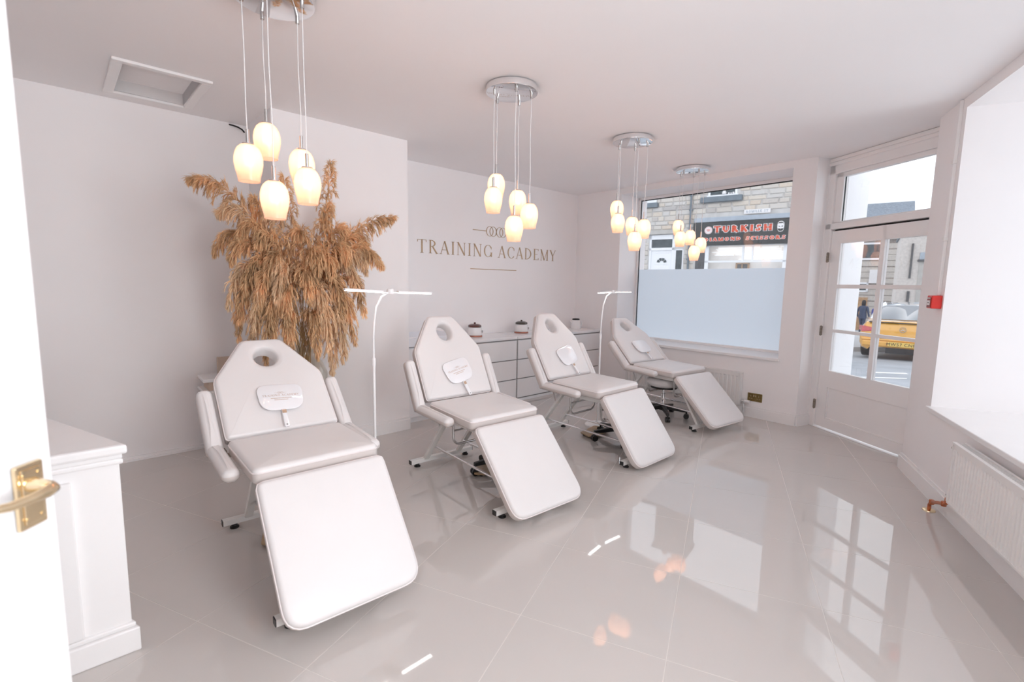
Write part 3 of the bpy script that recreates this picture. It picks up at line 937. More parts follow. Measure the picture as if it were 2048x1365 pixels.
# ------------------------------------------------------------------ hand mirrors lying on the backrests
MW = [('white hand mirror with gold print on the chair in front of the pampas vase', 0, .014, .205, -4),
      ('white hand mirror with gold print on the chair between the floor lamps', 1, .016, .190, 12),
      ('white hand mirror catching lamp reflections on the chair with chrome rods', 2, .034, .195, 13),
      ('white hand mirror on the laid-back chair under the frosted window', 3, .020, .195, 3)]
for lab, ci, u, L, rot in MW:
    ch, mb = chairs[ci]
    t = thing('hand_mirror', lab, 'mirror', (0, 0, 0), 0, 'white hand mirrors on the treatment chairs')
    t.matrix_world = Matrix.Translation(ch.location) @ Matrix.Rotation(ch.rotation_euler.z, 4, 'Z') @ mb @ Matrix.Translation((L, -u, .010)) @ Matrix.Rotation(R(-90 + rot), 4, 'Z') @ Matrix.Rotation(R(-3.5), 4, 'X')
    # local: x across, y down towards the handle is -y
    out = roundpoly([(-.108, -.088), (.108, -.088), (.122, .088), (-.122, .088)], [.075, .075, .055, .055], 8)
    n = len(out)
    pl = MB()
    rings = []
    for ins, z in ((.004, 0), (0, .002), (0, .006), (.004, .008)):
        rings.append([(q.x, q.y, z) for q in inset([Vector(p) for p in out], ins)])
    vs = [p for r_ in rings for p in r_]
    fs = [(i * n + j, i * n + (j + 1) % n, (i + 1) * n + (j + 1) % n, (i + 1) * n + j) for i in range(3) for j in range(n)]
    fs += [tuple(range(n - 1, -1, -1)), tuple(3 * n + j for j in range(n))]
    pl.add(vs, fs)
    pl.build('mirror_plate', M['mirror_back'], t, sharp=30)
    hd = MB().box((0, -.145, .005), (.025, .118, .012))
    h = hd.build('handle', M['mirror_back'], t, smooth=False, bevel=.005)
    MB().cyl((0, -.192, .0105), (0, -.192, .0118), .0045, 12).build('hang_hole', M['gap'], h)
    MB().box((0, -.105, .0113), (.022, .022, .0008)).build('gold_band', M['gold_print'], h, smooth=False)
    if ci < 2:
        pr = MB()
        ls, w1 = text_mb('TRAINING ACADEMY', .013, 1.05, .13, .06, .05, .0004, .0016)
        for g, x in ls:
            pr.join(g, Matrix.Translation((x - w1 / 2, 0, .0)))
        # letters were drawn in xz facing -y: lay them flat
        lay = Matrix(((1, 0, 0, 0), (0, 0, 1, .004), (0, -1, 0, .0081), (0, 0, 0, 1)))
        q = MB().join(pr, lay)
        rr = random.Random(3)
        for row, half in ((-.012, .052), (-.023, .034)):
            x = -half
            while x < half:
                wd = rr.uniform(.003, .005)
                q.box((x, row + .002, .0083), (wd, .0045, .0004))
                x += wd + .0025
        for cx in (-.0095, -.0045, .0045, .0095):
            q.tube([(cx + .0055 * math.cos(k * PI / 8), .028 + .006 * math.sin(k * PI / 8), .0083) for k in range(16)], .0005, 4, closed=True)
        q.box((-.023, .028, .0083), (.018, .0008, .0004)); q.box((.023, .028, .0083), (.018, .0008, .0004))
        q.build('printed_logo', M['gold_print'], t, smooth=False)

# ------------------------------------------------------------------ rolling stools pushed under the chairs, boards beside them
def stool(label, x, y, rot, zseat):
    t = thing('rolling_stool', label, 'stool', (x, y, 0), rot, 'rolling stools under the treatment chairs')
    MB().lathe([(.0, zseat - .10), (.13, zseat - .10), (.172, zseat - .085), (.185, zseat - .05), (.178, zseat - .018), (.15, zseat - .004), (0, zseat)], 32, closed=False).build('seat', M['vinyl'], t, sharp=60)
    MB().lathe([(.14, zseat - .118), (.14, zseat - .10)], 20).build('seat_plate', M['black'], t)
    MB().lathe([(.026, .12), (.026, .25), (.014, .252), (.014, zseat - .115)], 16).build('gas_column', M['chrome'], t)
    hub = MB().lathe([(.045, .075), (.05, .085), (.045, .13), (.03, .14)], 18)
    hub.build('hub', M['black'], t)
    for k in range(5):
        a = 2 * PI * k / 5
        c, s = math.cos(a), math.sin(a)
        arm = MB()
        for (r0, w, z, h), (r1, w1, z1, h1) in (((.03, .05, .105, .045), (.25, .034, .082, .026)),):
            vs = []
            for rr, ww, zz, hh in ((r0, w, z, h), (r1, w1, z1, h1)):
                for q, e in ((-1, -1), (1, -1), (1, 1), (-1, 1)):
                    vs.append((rr * c - q * ww / 2 * s, rr * s + q * ww / 2 * c, zz + e * hh / 2))
            arm.add(vs, [(3, 2, 1, 0), (4, 5, 6, 7), (0, 1, 5, 4), (1, 2, 6, 5), (2, 3, 7, 6), (3, 0, 4, 7)])
        ao = arm.build('base_arm', M['black'], t, smooth=False, bevel=.006)
        cs = MB()
        for sg in (-1, 1):
            p = Vector((.245 * c - sg * .013 * s, .245 * s + sg * .013 * c, .028))
            q = Vector((-s, c, 0)) * .009
            cs.cyl(p - q, p + q, .028, 18)
        cs.cyl((.245 * c, .245 * s, .03), (.245 * c, .245 * s, .075), .009, 10)
        cs.build('caster', M['black'], ao, sharp=30)
    return t
stool('rolling stool under the treatment chair left of centre, black five-arm base', 2.40, 2.63, R(20), .40)
stool('rolling stool under the treatment chair with chrome rods, black five-arm base', 3.70, 2.50, R(152), .40)
stool('white-seated rolling stool under the laid-back chair by the window', 4.74, 2.66, R(222), .435)

def board(label, x, y, rot):
    t = thing('foot_board', label, 'board', (x, y, 0), rot, 'tan boards on the floor under the chairs')
    out = roundpoly([(0, .05), (.05, -.0), (.30, -.02), (.36, .06), (.34, .17), (.06, .17)], .02, 4)
    MB().prism(out, .018, .030).build('board_top', M['tan'], t, smooth=False, bevel=.003)
    for px, py in ((.06, .04), (.30, .03), (.30, .14), (.08, .14)):
        MB().cyl((px, py, 0), (px, py, .018), .012, 10).build('stub_foot', M['black'], t)
board('tan board on the floor under the chair in front of the pampas vase', .70, 2.60, R(6))
board('tan board on the floor under the chair left of centre', 2.13, 2.62, R(-8))
board('tan board on the floor under the chair with chrome rods', 3.49, 2.63, R(10))

# ================================================================== PENDANT LIGHTS
def pendant(label, cx, cy, th0, bottoms):
    t = thing('pendant_light', label, 'light', (cx, cy, CE), 0, 'five-glass pendant lights in a row')
    MB().lathe([(.0, -.043), (.160, -.043), (.167, -.040), (.168, -.034), (.168, -.004), (.150, 0)], 48, closed=False).build('canopy', M['chrome'], t, sharp=40)
    rr = random.Random(int(cx * 100))
    for k, zb in enumerate(bottoms):
        a = R(th0 + 72 * k)
        x, y = .128 * math.cos(a), .128 * math.sin(a)
        zt = zb + .163 - CE                       # top of the glass
        MB().lathe([(.009, -.075), (.009, -.043)], 10, (x, y, 0)).build('cord_grip', M['steel'], t)
        j = rr.uniform(-.003, .003)
        MB().tube([(x, y, -.06), (x + j, y - j, (zt - .06) * .4), (x - j, y + j * .5, (zt + .0) * .75), (x, y, zt + .05)], .0022, 6).build('cord', M['white_plastic'], t)
        MB().lathe([(.0075, zt + .062), (.0075, zt + .004), (.024, zt + .002), (.026, zt - .012)], 14, (x, y, 0)).build('lamp_holder', M['steel'], t)
        prof = [(.020, 0), (.033, -.006), (.046, -.020), (.055, -.040), (.0595, -.064), (.0590, -.088), (.054, -.115), (.047, -.142), (.0445, -.160), (.0445, -.163)]
        inner = [(r - .003, z) for r, z in prof[::-1]]
        sh = MB().lathe([(r, z + zt) for r, z in prof + inner], 28, (x, y, 0), closed=False)
        o = sh.build('glass_shade', M['shade'], t, sharp=60)
        MB().lathe([(.0, -.098), (.014, -.094), (.021, -.082), (.022, -.070), (.016, -.052), (.011, -.036), (.011, -.012)][::1], 14, (x, y, zt), closed=False).build('bulb', M['bulb'], o)
PB = [1.676, 1.772, 1.877, 1.983, 1.858]
pendant('five-glass pendant light nearest the camera, hanging before the pampas grass', .79, 2.425, 240, [1.672, 1.754, 1.867, 1.975, 1.840])
pendant('five-glass pendant light hanging in front of the gold wall lettering', 2.243, 2.445, 240, [1.677, 1.773, 1.881, 1.979, 1.862])
pendant('five-glass pendant light, third in the row, left of the shop window', 3.727, 2.512, 238, [1.704, 1.822, 1.86, 1.995, 1.862])
pendant('five-glass pendant light furthest away, in front of the barber sign', 5.085, 2.655, 237, [1.683, 1.775, 1.866, 1.972, 1.834])

# ================================================================== LED FLOOR LAMPS
def floor_lamp(label, x, y, neck, bars, head):
    t = thing('floor_lamp', label, 'lamp', (x, y, 0), 0, 'white two-bar LED floor lamps')
    MB().lathe([(.0, 0), (.125, 0), (.125, .012), (.118, .018), (.02, .022), (.016, .05), (.0, .05)], 32, closed=False).build('lamp_base', M['white_plastic'], t)
    MB().cyl((0, 0, .03), (0, 0, .90), .0085, 12).build('pole', M['white_plastic'], t)
    MB().cyl((0, 0, .88), (0, 0, .93), .0115, 12).build('pole_joint', M['white_plastic'], t)
    MB().tube([(0, 0, .92)] + [(p[0] - x, p[1] - y, p[2]) for p in neck], .0065, 10).build('gooseneck', M['white_plastic'], t)
    hd = MB().lathe([(.0, -.018), (.02, -.016), (.024, 0), (.02, .016), (0, .018)], 18, (head[0] - x, head[1] - y, head[2]), closed=False)
    hd.box((head[0] - x, head[1] - y, head[2] - .008), (.10, .022, .010))
    hd.build('lamp_joint', M['white_plastic'], t, sharp=30)
    for a, b in bars:
        a = Vector(a) - Vector((x, y, 0)); b = Vector(b) - Vector((x, y, 0))
        arm = MB().beam(a, b, .030, .012).build('lamp_arm', M['white_plastic'], t, smooth=False, bevel=.003)
        d = (b - a).normalized()
        dn = Vector((0, 0, -.0055))
        MB().beam(a + d * .008 + dn, b - d * .008 + dn, .027, .009).build('light_bar', M['led'], arm, smooth=False)
floor_lamp('white LED floor lamp standing right of the pampas grass', 1.424, 2.79,
           [(1.424, 2.79, 1.06), (1.430, 2.79, 1.15), (1.446, 2.79, 1.247), (1.484, 2.79, 1.312), (1.540, 2.79, 1.340)],
           [((1.242, 2.79, 1.358), (1.492, 2.79, 1.345)), ((1.595, 2.79, 1.342), (1.85, 2.79, 1.336))], (1.544, 2.79, 1.345))
floor_lamp('white LED floor lamp standing in front of the window corner', 3.90, 2.90,
           [(3.90, 2.90, 1.0), (3.907, 2.90, 1.10), (3.925, 2.90, 1.21), (3.975, 2.90, 1.30), (4.06, 2.90, 1.335)],
           [((3.79, 2.86, 1.337), (4.035, 2.90, 1.343)), ((4.10, 2.90, 1.345), (4.36, 2.88, 1.345))], (4.068, 2.90, 1.342))

# ================================================================== VASE AND PAMPAS
VX, VY = 1.33, 3.70
vs = thing('vase', 'tall clear glass vase on the floor holding pampas plumes', 'vase', (VX, VY, 0))
pr = [(.0, .004), (.10, .004), (.135, .02), (.165, .15), (.175, .40), (.172, .60), (.158, .72), (.120, .80), (.085, .845), (.078, .88), (.088, .93)]
MB().lathe(pr + [(r - .004, z + .002) for r, z in pr[::-1]], 40, closed=False).build('vase_body', M['vase'], vs, sharp=70)

RT = Vector((.94, -.342, 0))           # across the bunch as seen from the room
FR = Vector((-.342, -.94, 0))          # towards the room
def plume(label, tip, ctl, seed, fr0=.34, dens=1100, hl=.14, pale=False, group=None):
    """tip and ctl: (across, towards the room, height) from the vase mouth; hairs droop from the last part of the stem"""
    rr = random.Random(seed)
    o3 = lambda p: RT * p[0] + FR * p[1] + Vector((0, 0, p[2]))
    s0 = Vector((rr.uniform(-.045, .045), rr.uniform(-.045, .045), -.55))
    s1 = Vector((rr.uniform(-.04, .04), rr.uniform(-.04, .04), .03))
    c, e = o3(ctl), o3(tip)
    def pt(t):
        return s1 * (1 - t) ** 2 + c * (2 * t * (1 - t)) + e * t * t
    def tg(t):
        return ((c - s1) * (2 * (1 - t)) + (e - c) * (2 * t)).normalized()
    path = [s0] + [pt(i / 12) for i in range(13)]
    st = MB().tube(path, .0022, 5, radii=[.003] + [.003 - .0022 * i / 12 for i in range(13)])
    hr = MB()
    nb = int(dens / 13)
    for i in range(nb):
        t = fr0 + (1 - fr0) * (i + rr.random()) / nb
        u = (t - fr0) / (1 - fr0)
        p, d = pt(t), tg(t)
        env = (math.sin(PI * min(1, u * .84 + .16)) ** .7) * .9 + .14
        a = Vector((rr.gauss(0, 1), rr.gauss(0, 1), rr.gauss(0, 1)))
        a = (a - d * a.dot(d)).normalized()
        L = hl * env * rr.uniform(.7, 1.25)
        v = (d * rr.uniform(.4, .85) + a * rr.uniform(.25, .7)).normalized()
        q = [p]
        dirs = []
        for k in range(5):                        # a side branch that bends over under its own weight
            w = k / 4
            dv = (v * (1 - w * .85) + Vector((0, 0, -1)) * (.12 + w * 1.05)).normalized()
            dirs.append(dv)
            q.append(q[-1] + dv * L / 5)
        for h in range(46):
            f = rr.random() ** .8 * 4.2
            k = int(f)
            o = q[k].lerp(q[k + 1], f - k)
            dv = dirs[k]
            sp = Vector((rr.gauss(0, 1), rr.gauss(0, 1), rr.gauss(0, 1)))
            sp = (sp - dv * sp.dot(dv)).normalized()
            ln = rr.uniform(.026, .056) * (1.15 - f * .12)
            sd = dv.cross(sp) * rr.uniform(.0008, .0016)
            m1 = o + (dv + sp * .36).normalized() * ln * .55
            e1 = m1 + (dv + sp * .12 + Vector((0, 0, -.35))).normalized() * ln * .45
            hr.add([o - sd, o + sd, m1 + sd, m1 - sd, e1], [(0, 1, 2, 3), (3, 2, 4)])
    t = thing('pampas_plume', label, 'plume', (VX, VY, .86), 0, group)
    st.build('stem', M['stem'], t)
    h = hr.build('plume_hair', M['plume_pale'] if pale else M['plume'], t, smooth=True, sharp=180)
    h['kind'] = 'stuff'
PG = 'dried pampas plumes in the tall vase'
plume('dried pampas plume arching furthest left above the lamp-side of the bunch', (-.66, .05, 1.20), (-.26, .02, 1.28), 1, .36, 1500, .165)
plume('dried pampas plume with its tip pointing highest, right of the pendant glasses', (.215, .05, 1.40), (.16, .05, .80), 2, .40, 1250, .115)
plume('dried pampas plume sweeping furthest right, tip in front of the bare wall', (.645, .10, 1.03), (.20, .08, 1.02), 3, .42, 1350, .145)
plume('short upright pampas plume behind the hanging glasses', (-.10, .0, 1.28), (-.04, 0, .75), 4, .36, 1100, .12)
plume('dried pampas plume curving to the right below the furthest-right one', (.55, .14, .66), (.28, .10, 1.10), 5, .38, 1350, .15)
more = [((-.50, .12, .98), (-.24, .08, 1.22)), ((-.55, .05, .72), (-.30, .06, 1.20)), ((-.44, .18, .66), (-.26, .12, 1.12)),
        ((-.46, .14, .36), (-.34, .12, 1.06)), ((-.36, .22, .46), (-.22, .16, 1.05)), ((-.42, .10, .14), (-.36, .12, .92)),
        ((-.30, .24, .20), (-.26, .20, .90)), ((-.22, .26, .52), (-.13, .18, 1.08)), ((-.20, .28, .12), (-.20, .22, .80)),
        ((-.34, .16, .02), (-.32, .18, .72)), ((-.10, .30, .26), (-.10, .24, .86)), ((.04, .30, .40), (.02, .22, .98)),
        ((.12, .28, .22), (.12, .22, .86)), ((.20, .26, .56), (.14, .18, 1.06)), ((.26, .24, .30), (.20, .20, .96)),
        ((.36, .20, .48), (.24, .16, 1.08)), ((.34, .22, .10), (.28, .20, .84)), ((.42, .14, .30), (.32, .14, 1.00)),
        ((.26, .28, -.02), (.24, .24, .66)), ((.08, .32, .02), (.08, .26, .62)), ((-.10, .30, -.02), (-.10, .26, .60)),
        ((.20, -.06, 1.10), (.10, -.04, .90)), ((-.30, -.02, 1.12), (-.14, 0, .95)), ((.46, -.02, .84), (.22, 0, 1.10)),
        ((-.20, .12, 1.02), (-.10, .08, 1.05)), ((.30, .10, .92), (.15, .08, 1.05)), ((.0, .16, .86), (0, .12, 1.0)), ((.18, .20, -.12), (.22, .22, .50)),
        ((-.38, .20, .84), (-.20, .12, 1.15)), ((-.28, .26, .34), (-.20, .20, .98)), ((-.16, .30, .40), (-.10, .22, 1.00)), ((.10, .30, .60), (.06, .20, 1.05)), ((.30, .24, .68), (.20, .16, 1.08)),
        ((.44, .16, .62), (.28, .12, 1.08)), ((-.26, .22, .78), (-.14, .14, 1.10)), ((-.40, .16, .26), (-.32, .14, .98)), ((.16, .30, .08), (.15, .24, .76)), ((-.24, .28, .0), (-.22, .22, .70))]
lefts = sorted([k for k, (a, c) in enumerate(more) if a[0] <= -.40], key=lambda k: -more[k][0][2])
rights = sorted([k for k, (a, c) in enumerate(more) if a[0] >= .34], key=lambda k: -more[k][0][2])
ORD = ['uppermost', 'second from the top', 'third from the top', 'fourth from the top', 'fifth from the top', 'sixth from the top', 'seventh from the top']
for i, (a, c) in enumerate(more):
    if i in lefts:
        lab = 'pampas plume hanging on the left flank of the bunch, %s of those' % ORD[lefts.index(i)]
    elif i in rights:
        lab = 'pampas plume hanging on the right flank of the bunch, %s of those' % ORD[rights.index(i)]
    else:
        lab = 'dried tan pampas plume drooping in the dense middle of the bunch'
    plume(lab, a, c, 20 + i, .30, 1150, .145, i % 3 == 0, PG)

# ================================================================== WASTE BIN BEHIND THE FIRST CHAIR
bn = thing('waste_bin', 'white waste bin with raised lid behind the chair by the pampas vase', 'bin', (.945, 4.43, 0), R(-2))
bb = MB()
vsb = []
for z, w, d in ((.0, .125, .10), (.515, .155, .13)):
    vsb += [(a * w, b * d, z) for a, b in ((-1, -1), (1, -1), (1, 1), (-1, 1))]
bb.add(vsb, [(3, 2, 1, 0), (4, 5, 6, 7), (0, 1, 5, 4), (1, 2, 6, 5), (2, 3, 7, 6), (3, 0, 4, 7)])
bb.build('bin_body', M['white_plastic'], bn, smooth=False, bevel=.01)
MB().box((0, 0, .525), (.33, .275, .022)).build('bin_rim', M['white_plastic'], bn, smooth=False, bevel=.006)
MB().box((.01, .0, .57), (.27, .22, .07)).build('bin_liner', M['cardboard'], bn, smooth=False)
MB().box((0, 0, .617), (.325, .27, .026)).build('bin_lid', M['white_plastic'], bn, smooth=False, bevel=.006)
MB().box((.05, .06, .70), (.16, .05, .14)).build('tissue_box', M['cardboard'], bn, smooth=False, bevel=.004)

# ================================================================== RECEPTION CABINET AND OPEN DOOR ON THE LEFT
cab = thing('cabinet', 'white panelled cabinet with moulded top standing by the open door', 'cabinet', (0, 0, 0))
def cpoly(o):
    return [(-1.05 - o, 2.225 - o), (.125 + o, 2.215 - o), (-.115 + o, 2.87 + o), (-1.05 - o, 2.87 + o)]
MB().prism(cpoly(0), .10, .76).build('cabinet_body', M['trim'], cab, smooth=False, bevel=.003)
pt_ = MB().prism(cpoly(.022), 0, .095); pt_.prism(cpoly(.012), .095, .115)
pt_.build('plinth', M['trim'], cab, smooth=False, bevel=.006)
MB().prism(cpoly(.012), .735, .755).build('cornice', M['trim'], cab, smooth=False, bevel=.006)
MB().prism(cpoly(.026), .772, .808).build('cabinet_top', M['trim'], cab, smooth=False, bevel=.010)
MB().prism(cpoly(.010), .755, .774).build('cornice', M['trim'], cab, smooth=False, bevel=.004)
for x0, x1 in ((-.42, -.07), (-.92, -.50)):
    dm = MB()
    for a, b in (((x0 - .06, 2.196, .12), (x0, 2.216, .70)), ((x1, 2.196, .12), (x1 + .06, 2.216, .70)), ((x0, 2.196, .12), (x1, 2.216, .175)), ((x0, 2.196, .63), (x1, 2.216, .70))):
        dm.box2(a, b)
    dr_ = dm.build('cabinet_door', M['trim'], cab, smooth=False, bevel=.004)
    MB().box2((x0, 2.209, .175), (x1, 2.216, .64)).build('door_panel', M['trim'], dr_, smooth=False)

FW = Vector((math.cos(HEAD), math.sin(HEAD), 0))
RG = Vector((FW.y, -FW.x, 0))
def cd(r, f, z):                         # right / forward of the doorway the camera stands in
    p = RG * r + FW * f
    return Vector((p.x, p.y, z))
d2 = struct_empty('door_2')
LE, HE = cd(-.935, .955, 0), cd(-.93, .20, 0)          # latch edge and hinge edge of the face we see
ux = (HE - LE).normalized()
un = RG
DM2 = Matrix(((ux.x, un.x, 0, LE.x), (ux.y, un.y, 0, LE.y), (0, 0, 1, 0), (0, 0, 0, 1)))
def d2box(mb, x0, x1, y0, y1, z0, z1):
    return mb.join(MB().box2((x0, y0, z0), (x1, y1, z1)), DM2)
t = MB()
for a in ((0, .105, -.042, 0, .01, 2.03), (.655, .76, -.042, 0, .01, 2.03), (.105, .655, -.042, 0, .01, .22), (.105, .655, -.042, 0, 1.93, 2.03), (.105, .655, -.042, 0, .80, .875)):
    d2box(t, *a)
leaf2 = t.build('door_leaf', M['trim'], d2, smooth=False, bevel=.002)
t = MB(); d2box(t, .105, .655, -.03, -.014, .22, .80); d2box(t, .105, .655, -.03, -.014, .875, 1.93); t.build('door_panel', M['trim'], leaf2, smooth=False)
t = MB()
for z0, z1 in ((.22, .80), (.875, 1.93)):
    for a in ((.105, .120, -.014, -.002, z0, z1), (.640, .655, -.014, -.002, z0, z1), (.12, .64, -.014, -.002, z0, z0 + .015), (.12, .64, -.014, -.002, z1 - .015, z1)):
        d2box(t, *a)
t.build('panel_moulding', M['trim'], leaf2, smooth=False, bevel=.004)
hd = struct_empty('handle'); hd.parent = leaf2; del hd['kind']
t = MB(); d2box(t, .026, .082, 0, .010, .922, 1.050); t.build('back_plate', M['brass'], hd, smooth=False, bevel=.004)
t = MB(); d2box(t, .035, .073, .010, .013, .932, 1.040); t.build('back_plate_field', M['brass'], hd, smooth=False, bevel=.002)
lv = MB()
lv.tube([DM2 @ Vector(p) for p in ((.055, .008, 1.008), (.055, .030, 1.008), (.055, .048, 1.006), (.060, .057, 1.004), (.075, .060, 1.003), (.105, .058, 1.002), (.140, .055, 1.003), (.168, .052, 1.009), (.180, .048, 1.016))], .008, 14,
        radii=[.016, .011, .010, .011, .0115, .0095, .0085, .0075, .006])
lv.build('lever', M['brass'], hd, sharp=60)
sw = MB()
for sx in (.034, .076):
    for sz in (.935, 1.037):
        p = DM2 @ Vector((sx + (.006 if sx < .05 else -.006), .012, sz + (.008 if sz < 1 else -.008)))
        sw.cyl(p, p + un * .003, .0035, 10)
sw.build('screws', M['brass'], hd)

# ================================================================== DRAWER UNITS, SINK UNIT AND WHAT STANDS ON THEM
FY, TZ = 4.135, .783
def chest(label, x0, x1, cols):
    t = thing('chest_of_drawers', label, 'drawers', (x0, FY, 0), 0, 'white drawer units along the back wall')
    w = x1 - x0
    MB().box2((0, .018, .0), (w, .480, TZ - .03)).build('carcass', M['drawer'], t, smooth=False)
    MB().box2((-.0005, .0, TZ - .03), (w + .0005, .485, TZ)).build('unit_top', M['drawer'], t, smooth=False, bevel=.003)
    MB().box2((0, .016, .022), (w, .019, TZ - .03)).build('shadow_gap', M['gap'], t, smooth=False)
    for c in range(cols):
        a, b = w * c / cols + .006, w * (c + 1) / cols - .006
        for z0, z1 in ((.045, .268), (.280, .503), (.515, .738)):
            MB().box2((a, 0, z0), (b, .017, z1)).build('drawer_front', M['drawer'], t, smooth=False, bevel=.002)
    MB().box2((0, .004, .0), (w, .017, .030)).build('plinth', M['drawer'], t, smooth=False)
    return t
chest('white six-drawer unit under the right half of the gold lettering, by the window corner', 3.955, 5.545, 2)
chest('white three-drawer unit behind the chairs, left of the six-drawer unit', 3.145, 3.945, 1)
sk = thing('sink_unit', 'white sink cabinet in the recess beside the chimney breast', 'cabinet', (2.41, FY, 0))
MB().box2((0, .018, .05), (.725, .485, .76)).build('carcass', M['drawer'], sk, smooth=False)
for a, b in ((.004, .360), (.366, .721)):
    MB().box2((a, 0, .42), (b, .018, .75)).build('drawer_front', M['drawer'], sk, smooth=False, bevel=.002)
    MB().box2((a, 0, .06), (b, .018, .41)).build('drawer_front', M['drawer'], sk, smooth=False, bevel=.002)
MB().box2((0, .03, 0), (.725, .48, .05)).build('plinth', M['drawer'], sk, smooth=False)
bs = MB()
o_ = roundpoly([(.0, -.02), (.725, -.02), (.725, .485), (.0, .485)], .03, 4)
rings = [[(p.x, p.y, z) for p in inset([Vector(q) for q in o_], i)] for i, z in ((.03, .762), (.0, .775), (.0, .862), (.015, .865), (.05, .80), (.16, .785))]
n = len(o_)
bs.add([p for r_ in rings for p in r_], [(i * n + j, i * n + (j + 1) % n, (i + 1) * n + (j + 1) % n, (i + 1) * n + j) for i in range(5) for j in range(n)] + [tuple(5 * n + j for j in range(n)), tuple(range(n - 1, -1, -1))])
bs.build('basin', M['ceramic'], sk, sharp=50)
tp = thing('tap', 'chrome mixer tap on the back edge of the white basin', 'tap', (2.575, 4.53, .862))
MB().lathe([(.026, 0), (.026, .004), (.021, .008), (.021, .125), (.018, .130)], 18).build('tap_body', M['chrome'], tp, sharp=40)
MB().tube([(0, 0, .10), (.03, -.05, .098), (.055, -.115, .088)], .012, 12, radii=[.015, .012, .011]).build('spout', M['chrome'], tp)
MB().beam((-.006, .012, .140), (.045, -.08, .152), .022, .008).build('tap_lever', M['chrome'], tp, smooth=False, bevel=.002)

def wax(label, x, y, lid, rz=0):
    t = thing('wax_heater', label, 'wax heater', (x, y, TZ), rz, 'wax heaters on the drawer units')
    MB().lathe([(.082, 0), (.090, .003), (.090, .014), (.084, .018)], 30).build('base_ring', M['copper_tray'], t)
    MB().lathe([(.080, .018), (.086, .030), (.084, .075), (.078, .108), (.070, .113)], 30).build('pot', M['white_plastic'], t)
    MB().lathe([(.076, .113), (.080, .120), (.074, .136), (.050, .148), (.0, .152)], 30, closed=False).build('lid', lid, t)
    MB().lathe([(.014, .150), (.010, .156), (.015, .164), (.0, .168)], 14, closed=False).build('lid_knob', lid, t)
    MB().cyl((.045, -.068, .062), (.050, -.081, .062), .014, 14).build('dial', M['steel'], t)
wax('white wax heater with a shiny brown lid on the drawer units', 3.545, 4.44, M['lid_brown'])
wax('white wax heater with a dark lid on the six-drawer unit', 4.302, 4.44, M['lid_dark'])
ke = thing('kettle', 'small white kettle with a black lid in the window corner', 'kettle', (5.38, 4.44, TZ), R(-20))
MB().lathe([(.070, 0), (.074, .006), (.070, .06), (.062, .118), (.056, .124)], 26).build('kettle_body', M['white_plastic'], ke)
MB().lathe([(.052, .124), (.052, .140), (.040, .146), (0, .146)], 22, closed=False).build('lid', M['black'], ke)
MB().tube([(.058, 0, .108), (.088, 0, .104), (.098, 0, .078), (.092, 0, .045), (.068, 0, .03)], .008, 10).build('handle', M['white_plastic'], ke)
MB().tube([(-.06, 0, .085), (-.078, 0, .100), (-.088, 0, .114)], .010, 10, radii=[.016, .011, .009]).build('spout', M['white_plastic'], ke)
cn = thing('pump_bottle', 'small bottle with a black pointed cap seen through the face hole', 'bottle', (3.235, 4.52, TZ))
MB().lathe([(.020, 0), (.022, .004), (.022, .045), (.012, .055)], 16).build('bottle_body', M['white_plastic'], cn)
MB().lathe([(.018, .050), (.016, .062), (.004, .105), (0, .106)], 16, closed=False).build('cap', M['black'], cn)

# ================================================================== RADIATORS, SOCKET, CALL POINT
def radiator(name, label, origin, dx, nrm, length, z0, z1, rib=.034, dep=.06, valve=None):
    """dx along the wall, nrm into the room, both unit; back at the wall plane + .03"""
    t = thing(name, label, 'radiator')
    m = Matrix(((dx.x, nrm.x, 0, origin.x), (dx.y, nrm.y, 0, origin.y), (0, 0, 1, 0), (0, 0, 0, 1)))
    t.matrix_world = m
    n = int(length / rib)
    prof = []
    e = .012
    for i in range(n):
        a = i * rib + (length - n * rib) / 2
        prof += [(a + .004, dep), (a + rib * .25, dep + .0), (a + rib * .38, dep - .008), (a + rib * .72, dep - .008), (a + rib * .85, dep)]
    fr_ = MB()
    zz = [z0 + .012, z0 + .03, z1 - .055, z1 - .038]
    vs, k = [], len(prof)
    for r_, z in enumerate(zz):
        for x, y in prof:
            vs.append((x, y if r_ in (1, 2) else dep, z))
    fr_.add(vs, [(r_ * k + i, r_ * k + i + 1, (r_ + 1) * k + i + 1, (r_ + 1) * k + i) for r_ in range(3) for i in range(k - 1)])
    o = fr_.build('front_panel', M['radiator'], t, sharp=20)
    rm = MB()
    rm.box2((0, dep - .006, z1 - .04), (length, dep + .001, z1 - .008)); rm.box2((0, dep - .006, z0), (length, dep + .001, z0 + .014))
    rm.box2((0, dep - .006, z0), (prof[0][0] + .003, dep + .001, z1 - .01)); rm.box2((prof[-1][0] - .003, dep - .006, z0), (length, dep + .001, z1 - .01))
    rm.build('panel_border', M['radiator'], t, smooth=False, bevel=.002)
    sd = MB()
    for x in (0, length):
        sd.box2((x - .005, .0, z0 + .01), (x + .005, dep + .002, z1 - .012))
    sd.box2((0, .0, z0 + .01), (length, .006, z1 - .02))
    sd.build('side_panel', M['radiator'], t, smooth=False)
    tg_ = MB()
    tg_.box2((-.005, dep - .016, z1 - .012), (length + .005, dep + .004, z1)); tg_.box2((-.005, -.002, z1 - .012), (length + .005, .012, z1))
    for i in range(int(length / .02)):
        tg_.box2((i * .02, .01, z1 - .01), (i * .02 + .006, dep - .012, z1 - .003))
    tg_.build('top_grille', M['radiator'], t, smooth=False)
    return t
r1 = radiator('radiator', 'white ribbed radiator low under the frosted window, behind the laid-back chair', Vector((WX(2.9, -.035), 2.13, 0)), Vector((.036, 1, 0)).normalized(), Vector((-1, .036, 0)).normalized(), 1.50, .115, .480, .046)
